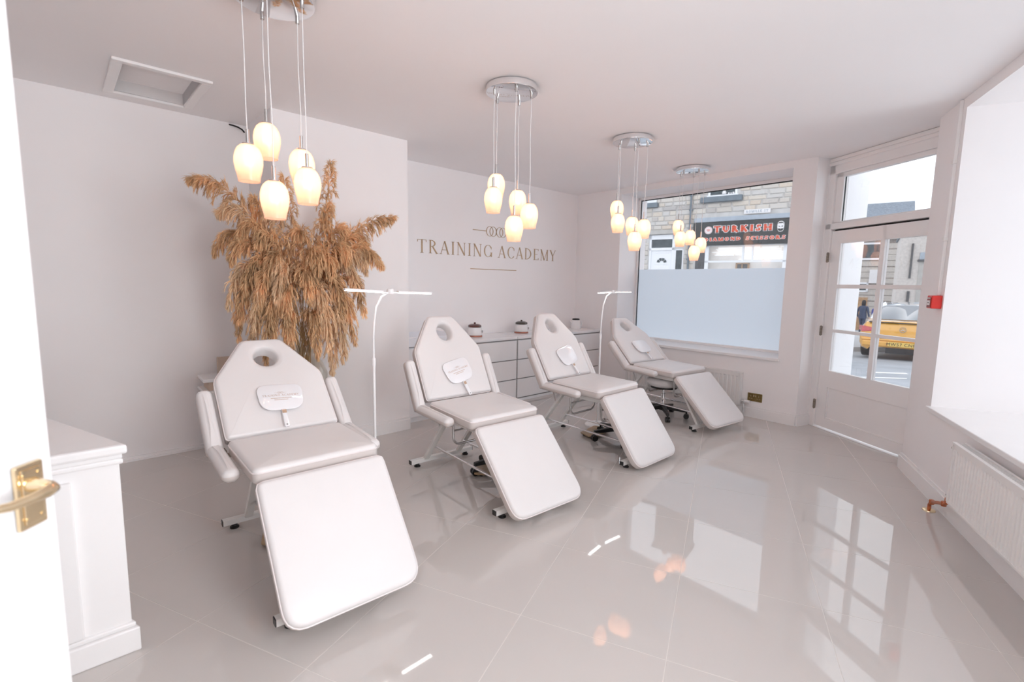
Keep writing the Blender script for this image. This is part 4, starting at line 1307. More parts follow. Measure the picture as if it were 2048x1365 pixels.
vv = MB().cyl((-.105, .02, .165), (-.045, .02, .165), .020, 16); vv.build('thermostat_head', M['white_plastic'], r1)
MB().cyl((-.045, .02, .165), (-.0, .02, .165), .011, 12).build('valve', M['chrome'], r1)
MB().cyl((-.040, .02, .0), (-.040, .02, .165), .0075, 10).build('valve_pipe', M['chrome'], r1)
r2 = radiator('radiator', 'large white ribbed radiator under the deep right-hand window sill', RW(2.85, .035), UA, VA, 1.72, .165, .535, .0333)
ln = 1.72
for z in (.495, .205):
    vv = MB().cyl((ln + .004, .045, z), (ln + .028, .045, z), .013, 12)
    vv.cyl((ln + .020, .045, z), (ln + .034, .045, z), .009, 6)
    vv.build('plug_valve', M['chrome'], r2, sharp=30)
MB().cyl((ln + .022, .05, .165), (ln + .022, .05, .265), .005, 10).build('valve_tail', M['chrome'], r2)
cp = thing('copper_pipe', 'short bent copper pipe with brass collar under the right-hand radiator', 'pipe')
a0 = Vector((4.025, .345, 0)); b0 = r2.matrix_world @ Vector((ln + .022, .05, 0))
mid = a0.lerp(b0, .5)
MB().tube([a0, a0 + Vector((0, 0, .040)), a0.lerp(b0, .1) + Vector((0, 0, .065)), mid + Vector((0, 0, .105)), a0.lerp(b0, .9) + Vector((0, 0, .138)), b0 + Vector((0, 0, .152)), b0 + Vector((0, 0, .185))], .0105, 12).build('pipe', M['copper'], cp)
for w in (.12, .86):
    p = a0.lerp(b0, w) + Vector((0, 0, .058 + .09 * w))
    MB().lathe([(.013, -.014), (.0145, -.010), (.0145, .010), (.013, .014)], 14, p).build('elbow_collar', M['copper'], cp)
MB().lathe([(.036, 0), (.034, .006), (.014, .012)], 24, a0).build('floor_collar', M['brass'], cp)

so = thing('wall_socket', 'brass double wall socket beside the radiator under the shop window', 'socket')
so.matrix_world = Matrix(((-.036, -1, 0, WX(1.985)), (1, -.036, 0, 1.985), (0, 0, 1, .222), (0, 0, 0, 1)))
MB().box((0, .004, 0), (.150, .008, .090)).build('socket_plate', M['brass_dark'], so, smooth=False, bevel=.003)
for sx in (-.040, .040):
    MB().box((sx, .009, .014), (.006, .002, .016)).build('earth_slot', M['brass'], so, smooth=False)
    MB().box((sx - .010, .009, -.014), (.014, .002, .006)).build('pin_slot', M['brass'], so, smooth=False)
    MB().box((sx + .012, .009, -.014), (.014, .002, .006)).build('pin_slot', M['brass'], so, smooth=False)
for sx in (-.010, .010):
    MB().box((sx, .010, .018), (.013, .005, .022)).build('switch', M['brass'], so, smooth=False)

cpnt = thing('fire_call_point', 'red fire alarm call point on the wall beside the entrance door', 'alarm')
p = RW(.385, 0, 1.33)
cpnt.matrix_world = Matrix(((UA.x, VA.x, 0, p.x), (UA.y, VA.y, 0, p.y), (0, 0, 1, p.z), (0, 0, 0, 1)))
MB().box((0, .029, 0), (.088, .058, .090)).build('housing', M['red'], cpnt, smooth=False, bevel=.005)
MB().box((0, .0595, -.004), (.066, .003, .072)).build('front_window', M['red_dark'], cpnt, smooth=False)
MB().box((0, .062, -.006), (.044, .003, .032)).build('break_glass', M['sign_white'], cpnt, smooth=False)
MB().box((0, .064, -.006), (.020, .001, .005)).build('press_mark', M['ink'], cpnt, smooth=False)
for k in range(3):
    MB().box((-.018 + k * .018, .062, .026), (.010, .002, .008)).build('printed_mark', M['sign_white'], cpnt, smooth=False)
tk = thing('cable_conduit', 'white cable conduit running from ceiling down to the red call point', 'conduit')
p = RW(.385)
tk.matrix_world = Matrix(((UA.x, VA.x, 0, p.x), (UA.y, VA.y, 0, p.y), (0, 0, 1, 0), (0, 0, 0, 1)))
MB().box2((-.010, 0, 1.375), (.010, .020, 2.665)).build('conduit_tube', M['trim'], tk, smooth=False, bevel=.003)
for z in (1.76, 2.27):
    MB().box2((-.018, 0, z - .012), (.018, .025, z + .012)).build('conduit_clip', M['radiator'], tk, smooth=False, bevel=.003)

# ================================================================== OUTSIDE: ROAD, TERRACE ACROSS THE STREET
def road_z(f):
    return -.06 - .05 * max(0.0, f - 6.5)
rv, rf = [], []
fs_ = [2, 5, 6.5, 10, 14, 18, 24, 32, 45, 70]
ls_ = [-30, -10, 0, 10, 20, 40, 70]
for f in fs_:
    for l in ls_:
        p = cd(l, f, road_z(f)); rv.append(p)
for i in range(len(fs_) - 1):
    for j in range(len(ls_) - 1):
        k = len(ls_)
        rf.append((i * k + j, i * k + j + 1, (i + 1) * k + j + 1, (i + 1) * k + j))
road = S('road', MB().add(rv, rf), M['road'])

def on_road(px_lat, f, dz=.004):
    return cd(px_lat, f, road_z(f) + dz)
def marking(pts):
    a = [on_road(l, f) for l, f in pts]
    b = MB(); b.add(a, [tuple(range(len(a)))])
    b.build('road_marking', M['marking'], road, smooth=False)
for l0, l1, f0, f1 in ((4.95, 5.75, 7.62, 7.70), (6.2, 7.0, 8.6, 8.72), (5.35, 5.95, 8.1, 8.3), (6.65, 7.3, 7.9, 8.05), (5.2, 5.7, 8.75, 8.85), (6.9, 7.6, 9.3, 9.5)):
    marking([(l0, f0), (l1, f0 - .1), (l1 + .1, f1 - .1), (l0 + .1, f1)])

QK = Vector((13.569, 7.855, 0)) * 1.2
FD = Vector((0.19, -0.982, 0)).normalized()
FN = Vector((-FD.y, FD.x, 0))                 # away from us
RZF = math.atan2(FD.y, FD.x)
def fz(z):
    return 1.41 + 1.2 * (z - 1.41)
def fbox(mb, s0, s1, y0, y1, z0, z1):
    return mb.box2((s0 * 1.2, y0, fz(z0)), (s1 * 1.2, y1, fz(z1)))
ter = thing('stone_terrace', 'sandstone terrace house across the street seen through the shop window', 'building', QK, RZF)
t = MB()
for a in ((-5, -.483, .05, .4, -1.5, 6.0), (.57, .93, .05, .4, -1.5, 6.0), (3.35, 3.8, .05, .4, -1.5, 6.0),
          (-.483, .57, .05, .4, 2.96, 6.0), (.93, 3.35, .05, .4, 2.60, 6.0), (.307, .57, .05, .4, 2.52, 2.96)):
    fbox(t, *a)
t.box2((-6, .4, -2), (4.56, 8, fz(6.0)))
t.build('mortar_wall', M['mortar'], ter, smooth=False)
# individual stones
rs = random.Random(11)
stone_meshes = []
for k in range(7):
    b = MB()
    j = lambda a: a + rs.uniform(-.045, .045)
    fr0 = [(j(-.5), -.0, j(-.5)), (j(.5), -.0, j(-.5)), (j(.5), 0, j(.5)), (j(-.5), 0, j(.5))]
    md = [(x * .97, -.65 + rs.uniform(-.1, .1), z * .93) for x, y, z in fr0]
    tp_ = [(x * .84, -1 + rs.uniform(-.2, .2), z * .72) for x, y, z in fr0]
    b.add([(x, .6, z) for x, y, z in fr0] + md + tp_, [(0, 1, 5, 4), (1, 2, 6, 5), (2, 3, 7, 6), (3, 0, 4, 7), (4, 5, 9, 8), (5, 6, 10, 9), (6, 7, 11, 10), (7, 4, 8, 11), (8, 9, 10, 11)])
    stone_meshes.append(b.mesh('stone', M['stone'], smooth=True, sharp=30))
holes = [(-.80, -.30, 3.92, 9), (-.87, -.245, 3.765, 3.915), (1.17, 1.98, 3.92, 9), (.99, 2.11, 3.775, 3.94), (-.52, .34, 2.955, 3.095), (-.5, .325, 0, 2.96),
         (.3, .585, 0, 2.53), (.84, 3.5, 2.55, 3.375), (.88, 3.5, 0, 2.6)]
z = 1.75
ns = 0
while z < 4.7:
    hgt = rs.uniform(.10, .165)
    s = -1.75 + rs.uniform(-.2, 0)
    while s < 3.75:
        w = rs.uniform(.17, .46)
        a0, a1, c0, c1 = s + .008, s + w - .008, z + .007, z + hgt - .007
        parts = [(a0, a1)]
        for h0, h1, v0, v1 in holes:
            if c1 > v0 + .02 and c0 < v1 - .02:
                nx = []
                for u0, u1 in parts:
                    if u1 <= h0 or u0 >= h1:
                        nx.append((u0, u1))
                    else:
                        if h0 - u0 > .07: nx.append((u0, h0 - .006))
                        if u1 - h1 > .07: nx.append((h1 + .006, u1))
                parts = nx
        for u0, u1 in parts:
            ns += 1
            o = bpy.data.objects.new('stone', stone_meshes[rs.randrange(7)])
            COL.objects.link(o)
            o.parent = ter
            o.location = ((u0 + u1) * .6, .05, fz((c0 + c1) / 2))
            o.scale = ((u1 - u0) * 1.2 * rs.choice((-1, 1)), rs.uniform(.022, .036), (c1 - c0) * 1.2)
        s += w
    z += hgt
def fpart(name, material, boxes, parent=None, bevel=0.0):
    b = MB()
    for a in boxes:
        fbox(b, *a)
    return b.build(name, material, parent or ter, smooth=False, bevel=bevel)
# upper windows
for s0, s1, z0, sl in ((-.76, -.33, 3.945, (-.855, -.255, 3.77, 3.908)), (1.19, 1.955, 3.935, (1.0, 2.10, 3.785, 3.935))):
    w = fpart('upper_window', M['upvc'], [(s0, s0 + .055, .0, .05, z0, 5.2), (s1 - .055, s1, .0, .05, z0, 5.2), (s0 - .03, s1 + .03, -.03, .05, z0 - .035, z0 + .045), (s0, s1, .0, .05, 4.6, 4.66), (s0, s1, .0, .05, 5.14, 5.2)])
    fpart('window_pane', M['dark_glass'], [(s0 + .04, s1 - .04, .035, .048, z0, 5.15)], w)
    fpart('stone_sill', M['slate_paint'], [(sl[0], sl[1], -.10, .06, sl[2], sl[3])], bevel=.01)
for sx, r_ in ((1.62, .055), (1.74, .025), (1.80, .022), (1.86, .028)):
    MB().lathe([(r_ * .4, 0), (r_ * 1.2, .02), (r_ * 1.3, r_ * 1.2), (r_ * .8, r_ * 2.3), (0, r_ * 2.6)], 14, (sx * 1.2, -.005, fz(3.975)), closed=False).build('window_ornament', M['sign_white'], ter)
# roof, eaves, chimney
rb = MB()
rb.add([(-6, -.25, fz(5.93)), (4.7, -.25, fz(5.93)), (4.7, 4.2, fz(7.7)), (-6, 4.2, fz(7.7)), (-6, -.25, fz(5.99)), (4.7, -.25, fz(5.99)), (4.7, 4.2, fz(7.76)), (-6, 4.2, fz(7.76)), (-6, 8, fz(5.95)), (4.7, 8, fz(5.95))],
       [(0, 1, 2, 3), (7, 6, 5, 4), (0, 4, 5, 1), (3, 2, 9, 8), (0, 3, 7, 4), (1, 5, 6, 2)])
rb.build('roof', M['roof'], ter, smooth=False)
MB().box2((-6, -.30, fz(5.86)), (4.7, -.18, fz(5.95))).build('gutter', M['dark_panel'], ter, smooth=False)
chm = MB().box2((-.25, 1.4, fz(6.2)), (1.05, 2.4, fz(8.0)))
chm.box2((-.32, 1.33, fz(8.0)), (1.12, 2.47, fz(8.12)))
co = chm.build('chimney', M['old_stone'], ter, smooth=False)
for k in range(3):
    MB().lathe([(.13, fz(8.12)), (.10, fz(8.42)), (.12, fz(8.45))], 12, (.05 + .38 * k, 1.9, 0)).build('chimney_pot', M['copper'], co)
# down pipe
dp = MB().cyl((.745 * 1.2, -.04, fz(1.0)), (.735 * 1.2, -.04, fz(4.02)), .036, 12)
dp.cyl((.735 * 1.2, -.04, fz(4.0)), (.730 * 1.2, -.04, fz(4.16)), .055, 12, .075)
for zz in (3.62, 2.9, 2.2):
    dp.box((.74 * 1.2, -.01, fz(zz)), (.13, .05, .05))
dp.build('down_pipe', M['slate_paint'], ter, sharp=30)
# house door with fan light
fpart('lintel', M['lintel'], [(-.52, .34, -.02, .06, 2.962, 3.09)])
hd_ = fpart('house_door', M['upvc'], [(-.483, -.42, .06, .16, 0, 2.95), (.222, .307, .06, .16, 0, 2.95), (-.483, .307, .06, .16, 2.81, 2.95), (-.483, .307, .06, .16, 2.48, 2.56),
                                      (-.42, .222, .10, .15, 0, 2.48)], bevel=.006)
fpart('fanlight_pane', M['dark_glass'], [(-.42, .222, .11, .12, 2.56, 2.81)], hd_)
fpart('raised_panel', M['upvc'], [(-.34, .15, .092, .10, 2.40, 2.42), (-.30, -.12, .092, .10, 1.90, 1.98), (-.05, .12, .092, .10, 1.90, 1.98), (-.30, .12, .092, .10, 2.055, 2.07)], hd_, bevel=.004)
for k in range(4):
    a0, a1 = R(8 + 42 * k), R(8 + 42 * k + 36)
    b = MB()
    m = Matrix(((1, 0, 0, -.085 * 1.2), (0, 0, -1, .098), (0, 1, 0, fz(2.10)), (0, 0, 0, 1)))
    b.prism([(r_ * math.cos(a), r_ * math.sin(a)) for r_, a in ((.085, a0), (.185, a0), (.192, (a0 + a1) / 2), (.185, a1), (.085, a1))], 0, .006, m)
    b.build('fan_pane', M['dark_glass'], hd_, smooth=False)
sl_ = fpart('side_light', M['upvc'], [(.307, .345, .06, .15, 0, 2.52), (.535, .572, .06, .15, 0, 2.52), (.307, .572, .06, .15, 2.475, 2.52)], hd_)
fpart('window_pane', M['dark_glass'], [(.34, .54, .10, .11, 0, 2.48)], sl_)
# shop front: band, windows, door
fpart('fascia_band', M['band'], [(.86, 3.45, -.06, .06, 3.235, 3.365)], bevel=.01)
fpart('shop_door_panel', M['dark_panel'], [(.93, 1.20, .04, .10, 0, 2.57)])
sw_ = fpart('shop_window', M['upvc'], [(1.20, 1.30, .0, .10, 0, 2.60), (2.185, 2.235, .02, .10, 2.12, 2.60), (3.20, 3.36, .0, .10, 0, 2.60), (1.20, 3.36, .0, .10, 2.095, 2.145), (1.20, 3.36, .0, .10, 2.555, 2.60), (2.43, 2.47, .02, .10, 2.12, 2.6)])
for a, b_, c_, d_ in ((1.30, 2.185, 2.145, 2.555), (2.235, 2.43, 2.145, 2.555), (2.47, 3.20, 2.145, 2.555), (1.30, 3.20, .8, 2.095)):
    fpart('window_pane', M['glass'], [(a, b_, .05, .056, c_, d_)], sw_)
ins = fpart('shop_interior', M['shop_inside'], [(1.2, 3.36, .385, .40, .5, 2.6)])
rs2 = random.Random(5)
for k in range(9):
    zz = 2.17 + k * .043
    x = 1.3 + rs2.uniform(0, .2)
    while x < 3.15:
        w = rs2.uniform(.25, .7)
        if not (x < 1.9 and zz < 2.28):
            fpart('ceiling_slat', M['slat'], [(x, min(x + w, 3.2), .30, .38, zz, zz + .027)], ins)
        x += w + .05
wd = fpart('inner_door', M['wood'], [(2.0, 2.045, .26, .34, .6, 2.085), (2.31, 2.355, .26, .34, .6, 2.085), (2.155, 2.185, .26, .34, .6, 2.085), (2.0, 2.355, .26, .34, 2.055, 2.085)], ins)
fpart('inner_pane', M['dark_panel'], [(2.045, 2.31, .30, .31, .6, 2.06)], wd)
# shop sign
sg = thing('shop_sign', 'black barber shop sign across the street with red TURKISH DIAMOND SCISSORS lettering', 'sign', QK, RZF)
SY = -.12
fpart('sign_board', M['sign_black'], [(.854, 3.43, SY, .05, 2.572, 3.215)], sg, bevel=.01)
def sign_text(txt, s0, s1, zb, zt, thick):
    h = (zt - zb) * 1.2
    for lay, grow, mt, dp_ in ((0, .09, M['sign_white'], .008), (1, 0.0, M['sign_red'], .016)):
        ls, w = text_mb(txt, h, 1.0, thick, thick * .55, .13, dp_, h * .26, .75, grow)
        k = (s1 - s0) * 1.2 / w
        for g, x in ls:
            g.v = [(p[0] * k + x * k + s0 * 1.2, p[1] + SY, p[2] + fz(zb)) for p in g.v]
            g.build('sign_letter' if lay else 'letter_outline', mt, sg, smooth=False)
sign_text('TURKISH', 1.435, 2.905, 2.925, 3.098, .30)
sign_text('DIAMOND SCISSORS', 1.185, 3.235, 2.693, 2.785, .29)
yz = lambda s, z_: Matrix(((1, 0, 0, s * 1.2), (0, 0, -1, SY), (0, 1, 0, fz(z_)), (0, 0, 0, 1)))
b = MB(); b.prism([(.128 * math.cos(a * PI / 14), .128 * math.sin(a * PI / 14)) for a in range(28)], 0, .012, yz(1.285, 2.998))
lg = b.build('logo_disc', M['sign_white'], sg, smooth=False)
b = MB()
for k in range(24):
    a = 2 * PI * k / 24
    b.box((1.285 * 1.2 + .108 * math.cos(a), SY - .013, fz(2.998) + .108 * math.sin(a)), (.014, .004, .014))
for x, h_ in ((-.05, .06), (-.018, .10), (.018, .10), (.05, .06)):
    b.box((1.285 * 1.2 + x, SY - .013, fz(2.998) + .005), (.014, .004, h_))
b.box((1.285 * 1.2, SY - .013, fz(2.998)), (.045, .004, .012)); b.box((1.285 * 1.2 - .052, SY - .013, fz(2.998) + .03), (.032, .004, .01))
b.build('logo_monogram', M['sign_red'], lg, smooth=False)
fc = [(0, -.165), (.06, -.15), (.085, -.10), (.095, -.03), (.097, .06), (.085, .125), (.05, .158), (0, .168)]
fc = fc + [(-x, y) for x, y in fc[-2:0:-1]]
b = MB(); b.prism(fc, 0, .012, yz(3.107, 3.016))
em = b.build('barber_face', M['sign_white'], sg, smooth=False)
b = MB()
my = yz(3.107, 3.016)
hair_ = [(-.066, .075), (-.055, .10), (.0, .095), (.055, .105), (.066, .075), (.072, .10), (.06, .135), (.0, .142), (-.06, .135), (-.072, .10)]
b.prism(hair_[:5] + hair_[5:], .012, .015, my)
for sx in (1, -1):
    b.prism([(sx * .014, .012), (sx * .062, .022), (sx * .064, -.004), (sx * .03, -.012), (sx * .014, .0)][::sx], .012, .015, my)
    b.prism([(sx * .004, -.052), (sx * .05, -.075), (sx * .072, -.045), (sx * .078, -.09), (sx * .05, -.135), (sx * .0, -.148), (sx * .0, -.085), (sx * .022, -.082)][::sx], .012, .015, my)
b.build('face_features', M['sign_black'], em, smooth=False)
# street nameplate
npl = thing('street_nameplate', 'small white street nameplate reading ROMILLE ST on the stone wall', 'sign', QK, RZF)
fpart('nameplate_board', M['sign_white'], [(2.175, 2.825, -.055, -.03, 3.402, 3.515)], npl)
ls, w = text_mb('ROMILLE ST', .075, .85, .17, .12, .05, .004, .012, .5)
k = .54 * 1.2 / w
for g, x in ls:
    g.v = [(p[0] * k + x * k + 2.23 * 1.2, p[1] - .0555, p[2] + fz(3.428)) for p in g.v]
    g.build('letter', M['band'], npl, smooth=False)

# ================================================================== OUTSIDE: THE STREET BEYOND THE DOOR
hq = cd(.776 * 33, 33, 0)
hs = thing('slate_roofed_house', 'dark stone house with slate roof down the street beyond the door', 'building', hq, RZF)
b = MB(); b.box2((-6, 0, -3), (.5, 5.5, 4.3)); b.build('house_wall', M['old_stone'], hs, smooth=False)
b = MB()
b.add([(-6, -.25, 4.25), (.62, -.25, 4.25), (.62, 2.75, 6.4), (-6, 2.75, 6.4), (-6, 5.75, 4.25), (.62, 5.75, 4.25), (-6, -.25, 4.35), (.62, -.25, 4.35), (.62, 2.75, 6.52), (-6, 2.75, 6.52), (-6, 5.75, 4.35), (.62, 5.75, 4.35)],
      [(6, 7, 8, 9), (9, 8, 11, 10), (0, 6, 7, 1) if False else (0, 1, 7, 6), (0, 1, 2, 3), (3, 2, 5, 4), (1, 2, 8, 7), (2, 5, 11, 8)])
b.build('roof', M['roof'], hs, smooth=False)
b = MB(); b.add([(.51, 0, 4.25), (.51, 5.5, 4.25), (.51, 2.75, 6.1), (.55, 0, 4.25), (.55, 5.5, 4.25), (.55, 2.75, 6.1)], [(0, 1, 2), (3, 5, 4), (0, 2, 5, 3), (2, 1, 4, 5), (0, 3, 4, 1)]); b.build('gable', M['render'], hs, smooth=False)
for x0, x1, z0, z1 in ((-1.75, -.62, 3.05, 4.0), (-1.95, -1.15, 1.25, 1.80)):
    w = MB()
    for a in ((x0, x0 + .09, z0, z1), (x1 - .09, x1, z0, z1), (x0, x1, z0, z0 + .10), (x0, x1, z1 - .10, z1)):
        w.box2((a[0], -.08, a[2]), (a[1], .02, a[3]))
    w = w.build('house_window', M['upvc'], hs, smooth=False)
    MB().box2((x0 + .06, -.03, z0 + .06), (x1 - .06, -.02, z1 - .06)).build('window_pane', M['dark_glass'], w, smooth=False)
MB().box2((-1.15, -.12, 1.75), (-.55, -.02, 2.5)).build('shop_board', M['sign_white'], hs, smooth=False)
b = MB()
for k in range(14):
    zz = -.5 + k * .32
    b.box2((-5.5 + (k % 2) * .2, -.025, zz), (.5, .0, zz + .26 + (k % 3) * .02))
o = b.build('stone_course', M['stone'], hs, smooth=False)
MB().box2((-1.62, -.06, -2.4), (-1.12, .0, .95)).build('house_door', M['wood'], hs, smooth=False)
MB().box2((-2.1, -.05, -2.4), (-1.62, .0, 1.25)).build('door_surround', M['ext_white'], hs, smooth=False)
K_ = 33 / 27                                   # the house was measured at 27 m and stands at 33 m
for o in hs.children_recursive:
    if o.type == 'MESH':
        for v in o.data.vertices:
            v.co = Vector((v.co.x * K_, v.co.y * K_, 1.41 + (v.co.z - 1.41) * K_))

rq = cd(.80 * 25.2, 25.2, 0)
rh = thing('rendered_house', 'pale pebbledashed house with black drainpipe beyond the yellow car', 'building', rq, RZF)
MB().box2((-.38, 0, -3), (7, 5, 4.2)).build('house_wall', M['render'], rh, smooth=False)
MB().box2((-.45, -.1, 4.2), (7.1, 5.1, 4.32)).build('roof_edge', M['slate_paint'], rh, smooth=False)
MB().cyl((.10, -.06, 2.0), (.10, -.06, 3.75), .045, 10).build('drain_pipe', M['dark_panel'], rh)
MB().cyl((.12, -.06, .8), (.12, -.06, 1.35), .06, 10).build('drain_pipe', M['dark_panel'], rh)
w = MB()
for a in ((.42, 1.5, 2.95, 3.3),):
    w.box2((a[0], -.06, a[2]), (a[1], .02, a[3]))
w.build('window_lintel', M['band'], rh, smooth=False)
b = MB(); b.box2((.35, -.10, 2.84), (1.42, .0, 2.95)); b.box2((1.10, -.07, .6), (1.18, .02, 2.9)); b.build('dark_frame', M['dark_panel'], rh, smooth=False)
MB().box2((.42, -.02, .6), (1.10, .0, 2.84)).build('shutter', M['lintel'], rh, smooth=False)
MB().box2((.30, -.06, 1.50), (1.05, .0, 1.62)).build('shelf_board', M['ext_white'], rh, smooth=False)
MB().box2((1.18, -.05, .2), (1.9, .01, 4.1)).build('white_pier', M['ext_white'], rh, smooth=False)

# pavement beside the road
pv = MB()
def zr(f, d):
    return road_z(f) + d
P4 = [(10.2, 14.6), (12.0, 14.8), (22.5, 27.5), (16.0, 27.5)]
pv.add([cd(l, f, zr(f, .13)) for l, f in P4] + [cd(l, f, zr(f, -.2)) for l, f in P4], [(0, 1, 2, 3), (7, 6, 5, 4)] + [(i, i + 4, (i + 1) % 4 + 4, (i + 1) % 4) for i in range(4)])
S('pavement', pv, M['paving'])
pl = thing('street_post', 'thin dark street post with a blue top on the far pavement', 'post', cd(12.65, 17.1, zr(17.1, .13)))
MB().cyl((0, 0, 0), (0, 0, 1.02), .05, 14).build('post_shaft', M['slate_paint'], pl)
MB().lathe([(.058, 1.0), (.062, 1.02), (.06, 1.16), (.03, 1.20)], 14).build('post_cap', M['post_blue'], pl)

# ------------------------------------------------------------------ the yellow car, rear towards us
CF, CLt = 12.43, 10.10
chd = R(45)                                    # heading of the nose, right of the camera's forward direction
cfx = FW * math.cos(chd) + RG * math.sin(chd)
car = thing('car', 'yellow car with a roof in the pale tone of reflected sky parked outside the entrance door, rear towards us', 'car', cd(CLt, CF, road_z(CF)), math.atan2(cfx.y, cfx.x))
car.rotation_euler = (0, R(-1.0), math.atan2(cfx.y, cfx.x))
# local: +X to the nose, rear bumper at x=-0.75; +Y to the car's left
def loft(secs, mirror=True):
    """secs: list of (x, [(y,z)...]) half sections from the bottom to the centre line"""
    b = MB()
    rings = []
    for x, h in secs:
        rings.append([(x if not isinstance(x, (list, tuple)) else x[i], y, z) for i, (y, z) in enumerate(h)] + [((x if not isinstance(x, (list, tuple)) else x[len(h) - 1 - i]), -y, z) for i, (y, z) in enumerate(h[::-1])])
    n = len(rings[0])
    b.add([p for r_ in rings for p in r_], [(i * n + j, i * n + j + 1, (i + 1) * n + j + 1, (i + 1) * n + j) for i in range(len(rings) - 1) for j in range(n - 1)] + [tuple(range(n)), tuple((len(rings) - 1) * n + j for j in range(n - 1, -1, -1))])
    return b
def sec(w, z0, zs_, zt, wt):
    return [(w * .80, z0), (w * .94, z0 + .06), (w * 1.0, z0 + .20), (w * 1.0, zs_ - .12), (w * .97, zs_), (wt, zt - .03), (wt * .8, zt), (0, zt + .012)]
lower = loft([(-.74, sec(.78, .34, .66, .74, .70)), (-.70, sec(.84, .27, .72, .90, .74)), (-.62, sec(.88, .24, .80, .985, .76)), (-.30, sec(.905, .22, .86, 1.02, .77)), (.4, sec(.91, .20, .88, 1.03, .80)),
              (1.6, sec(.90, .20, .86, .98, .80)), (2.7, sec(.90, .20, .84, .94, .78)), (3.4, sec(.86, .22, .74, .80, .70)), (3.72, sec(.74, .28, .60, .64, .60))])
body = lower.build('body', M['car_paint'], car, sharp=35)
cabn = loft([(-.38, [(.70, .98), (.68, 1.0), (.64, 1.015), (.5, 1.02), (.3, 1.025), (0, 1.03)]), (.30, [(.76, 1.0), (.70, 1.16), (.60, 1.30), (.5, 1.335), (.3, 1.35), (0, 1.355)]),
             (.85, [(.77, 1.0), (.70, 1.22), (.60, 1.36), (.5, 1.395), (.3, 1.41), (0, 1.415)]), (1.5, [(.77, .98), (.70, 1.20), (.60, 1.34), (.5, 1.375), (.3, 1.39), (0, 1.395)]), (2.35, [(.74, .94), (.70, .95), (.64, .96), (.5, .965), (.3, .97), (0, .975)])])
cabn.build('cabin_glass', M['car_glass'], car, sharp=30)
rf_ = loft([(.30, [(.62, 1.295), (.56, 1.335), (.3, 1.363), (0, 1.37)]), (.85, [(.62, 1.36), (.56, 1.40), (.3, 1.423), (0, 1.43)]), (1.5, [(.62, 1.34), (.56, 1.38), (.3, 1.403), (0, 1.41)])])
rf_.build('roof', M['car_roof'], car, sharp=50)
pl_ = MB()
for sgn in (-1, 1):
    pl_.tube([(-.40, sgn * .71, 1.0), (.0, sgn * .70, 1.17), (.30, sgn * .625, 1.315), (.85, sgn * .62, 1.385)], .035, 8)
pl_.build('roof_pillar', M['car_roof'], car)
MB().beam((-.56, -.72, .992), (-.56, .72, .992), .05, .02).build('spoiler_lip', M['car_roof'], car, smooth=False, bevel=.008)
MB().box2((-.72, -.70, .955), (-.60, .70, .972)).build('boot_gap', M['ink'], car, smooth=False)
for sgn in (-1, 1):
    tl = MB()
    tl.add([(-.765, sgn * .47, .80), (-.765, sgn * .47, .75), (-.735, sgn * .83, .71), (-.715, sgn * .83, .86), (-.52, sgn * .925, .74), (-.52, sgn * .925, .85),
            (-.66, sgn * .47, .80), (-.66, sgn * .47, .75), (-.66, sgn * .80, .71), (-.66, sgn * .80, .86), (-.52, sgn * .86, .74), (-.52, sgn * .86, .85)],
           [(0, 1, 2, 3), (3, 2, 4, 5), (6, 9, 8, 7), (9, 11, 10, 8), (0, 3, 9, 6), (3, 5, 11, 9), (1, 7, 8, 2), (2, 8, 10, 4), (0, 6, 7, 1), (4, 10, 11, 5)])
    tl.build('tail_light', M['tail'], car, smooth=False)
bmp = MB().box2((-.80, -.80, .36), (-.70, .80, .50)); bmp.box2((-.79, -.82, .50), (-.70, .82, .56))
bmp.build('bumper', M['car_paint'], car, smooth=False, bevel=.03)
MB().box2((-.775, -.62, .565), (-.74, .62, .60)).build('bumper_step', M['car_roof'], car, smooth=False, bevel=.01)
np_ = MB().box2((-.818, -.26, .385), (-.800, .26, .495)).build('number_plate', M['plate'], car, smooth=False)
tc = bpy.data.curves.new('plate_text', 'FONT'); tc.body = 'MW57 CNR'; tc.size = .105; tc.align_x = 'CENTER'; tc.extrude = .001; tc.space_character = 1.1
tmp_ = bpy.data.objects.new('plate_text', tc)
to = bpy.data.objects.new('plate_characters', bpy.data.meshes.new_from_object(tmp_))
bpy.data.objects.remove(tmp_); COL.objects.link(to); to.data.materials.clear(); to.data.materials.append(M['ink']); to.parent = np_
to.matrix_local = Matrix(((0, 0, -1, -.820), (-1, 0, 0, 0), (0, 1, 0, .402), (0, 0, 0, 1)))
MB().box2((-.76, -.30, .20), (-.70, .30, .34)).build('diffuser', M['ink'], car, smooth=False)
bg = MB().tube([(-.752, .062 * math.cos(k * PI / 12), .80 + .062 * math.sin(k * PI / 12)) for k in range(24)], .006, 6, closed=True)
for k in range(3):
    a = R(90 + 120 * k)
    bg.cyl((-.752, 0, .80), (-.752, .058 * math.cos(a), .80 + .058 * math.sin(a)), .009, 6, .003)
bg.build('badge', M['steel'], car)
for wx in (.05, 2.72):
    for sgn in (-1, 1):
        q = Vector((wx, sgn * .80, .315))
        wh = MB().lathe([(.19, -.10), (.29, -.105), (.315, -.08), (.315, .08), (.29, .105), (.19, .10)], 28, q, m=Matrix.Rotation(PI / 2, 4, 'X')).build('tyre', M['rubber'], car, sharp=40)
        MB().lathe([(.0, .085), (.05, .09), (.19, .075), (.19, -.08), (.0, -.08)], 20, q, closed=False, m=Matrix.Rotation(-sgn * PI / 2, 4, 'X')).build('wheel_rim', M['steel'], wh, sharp=40)

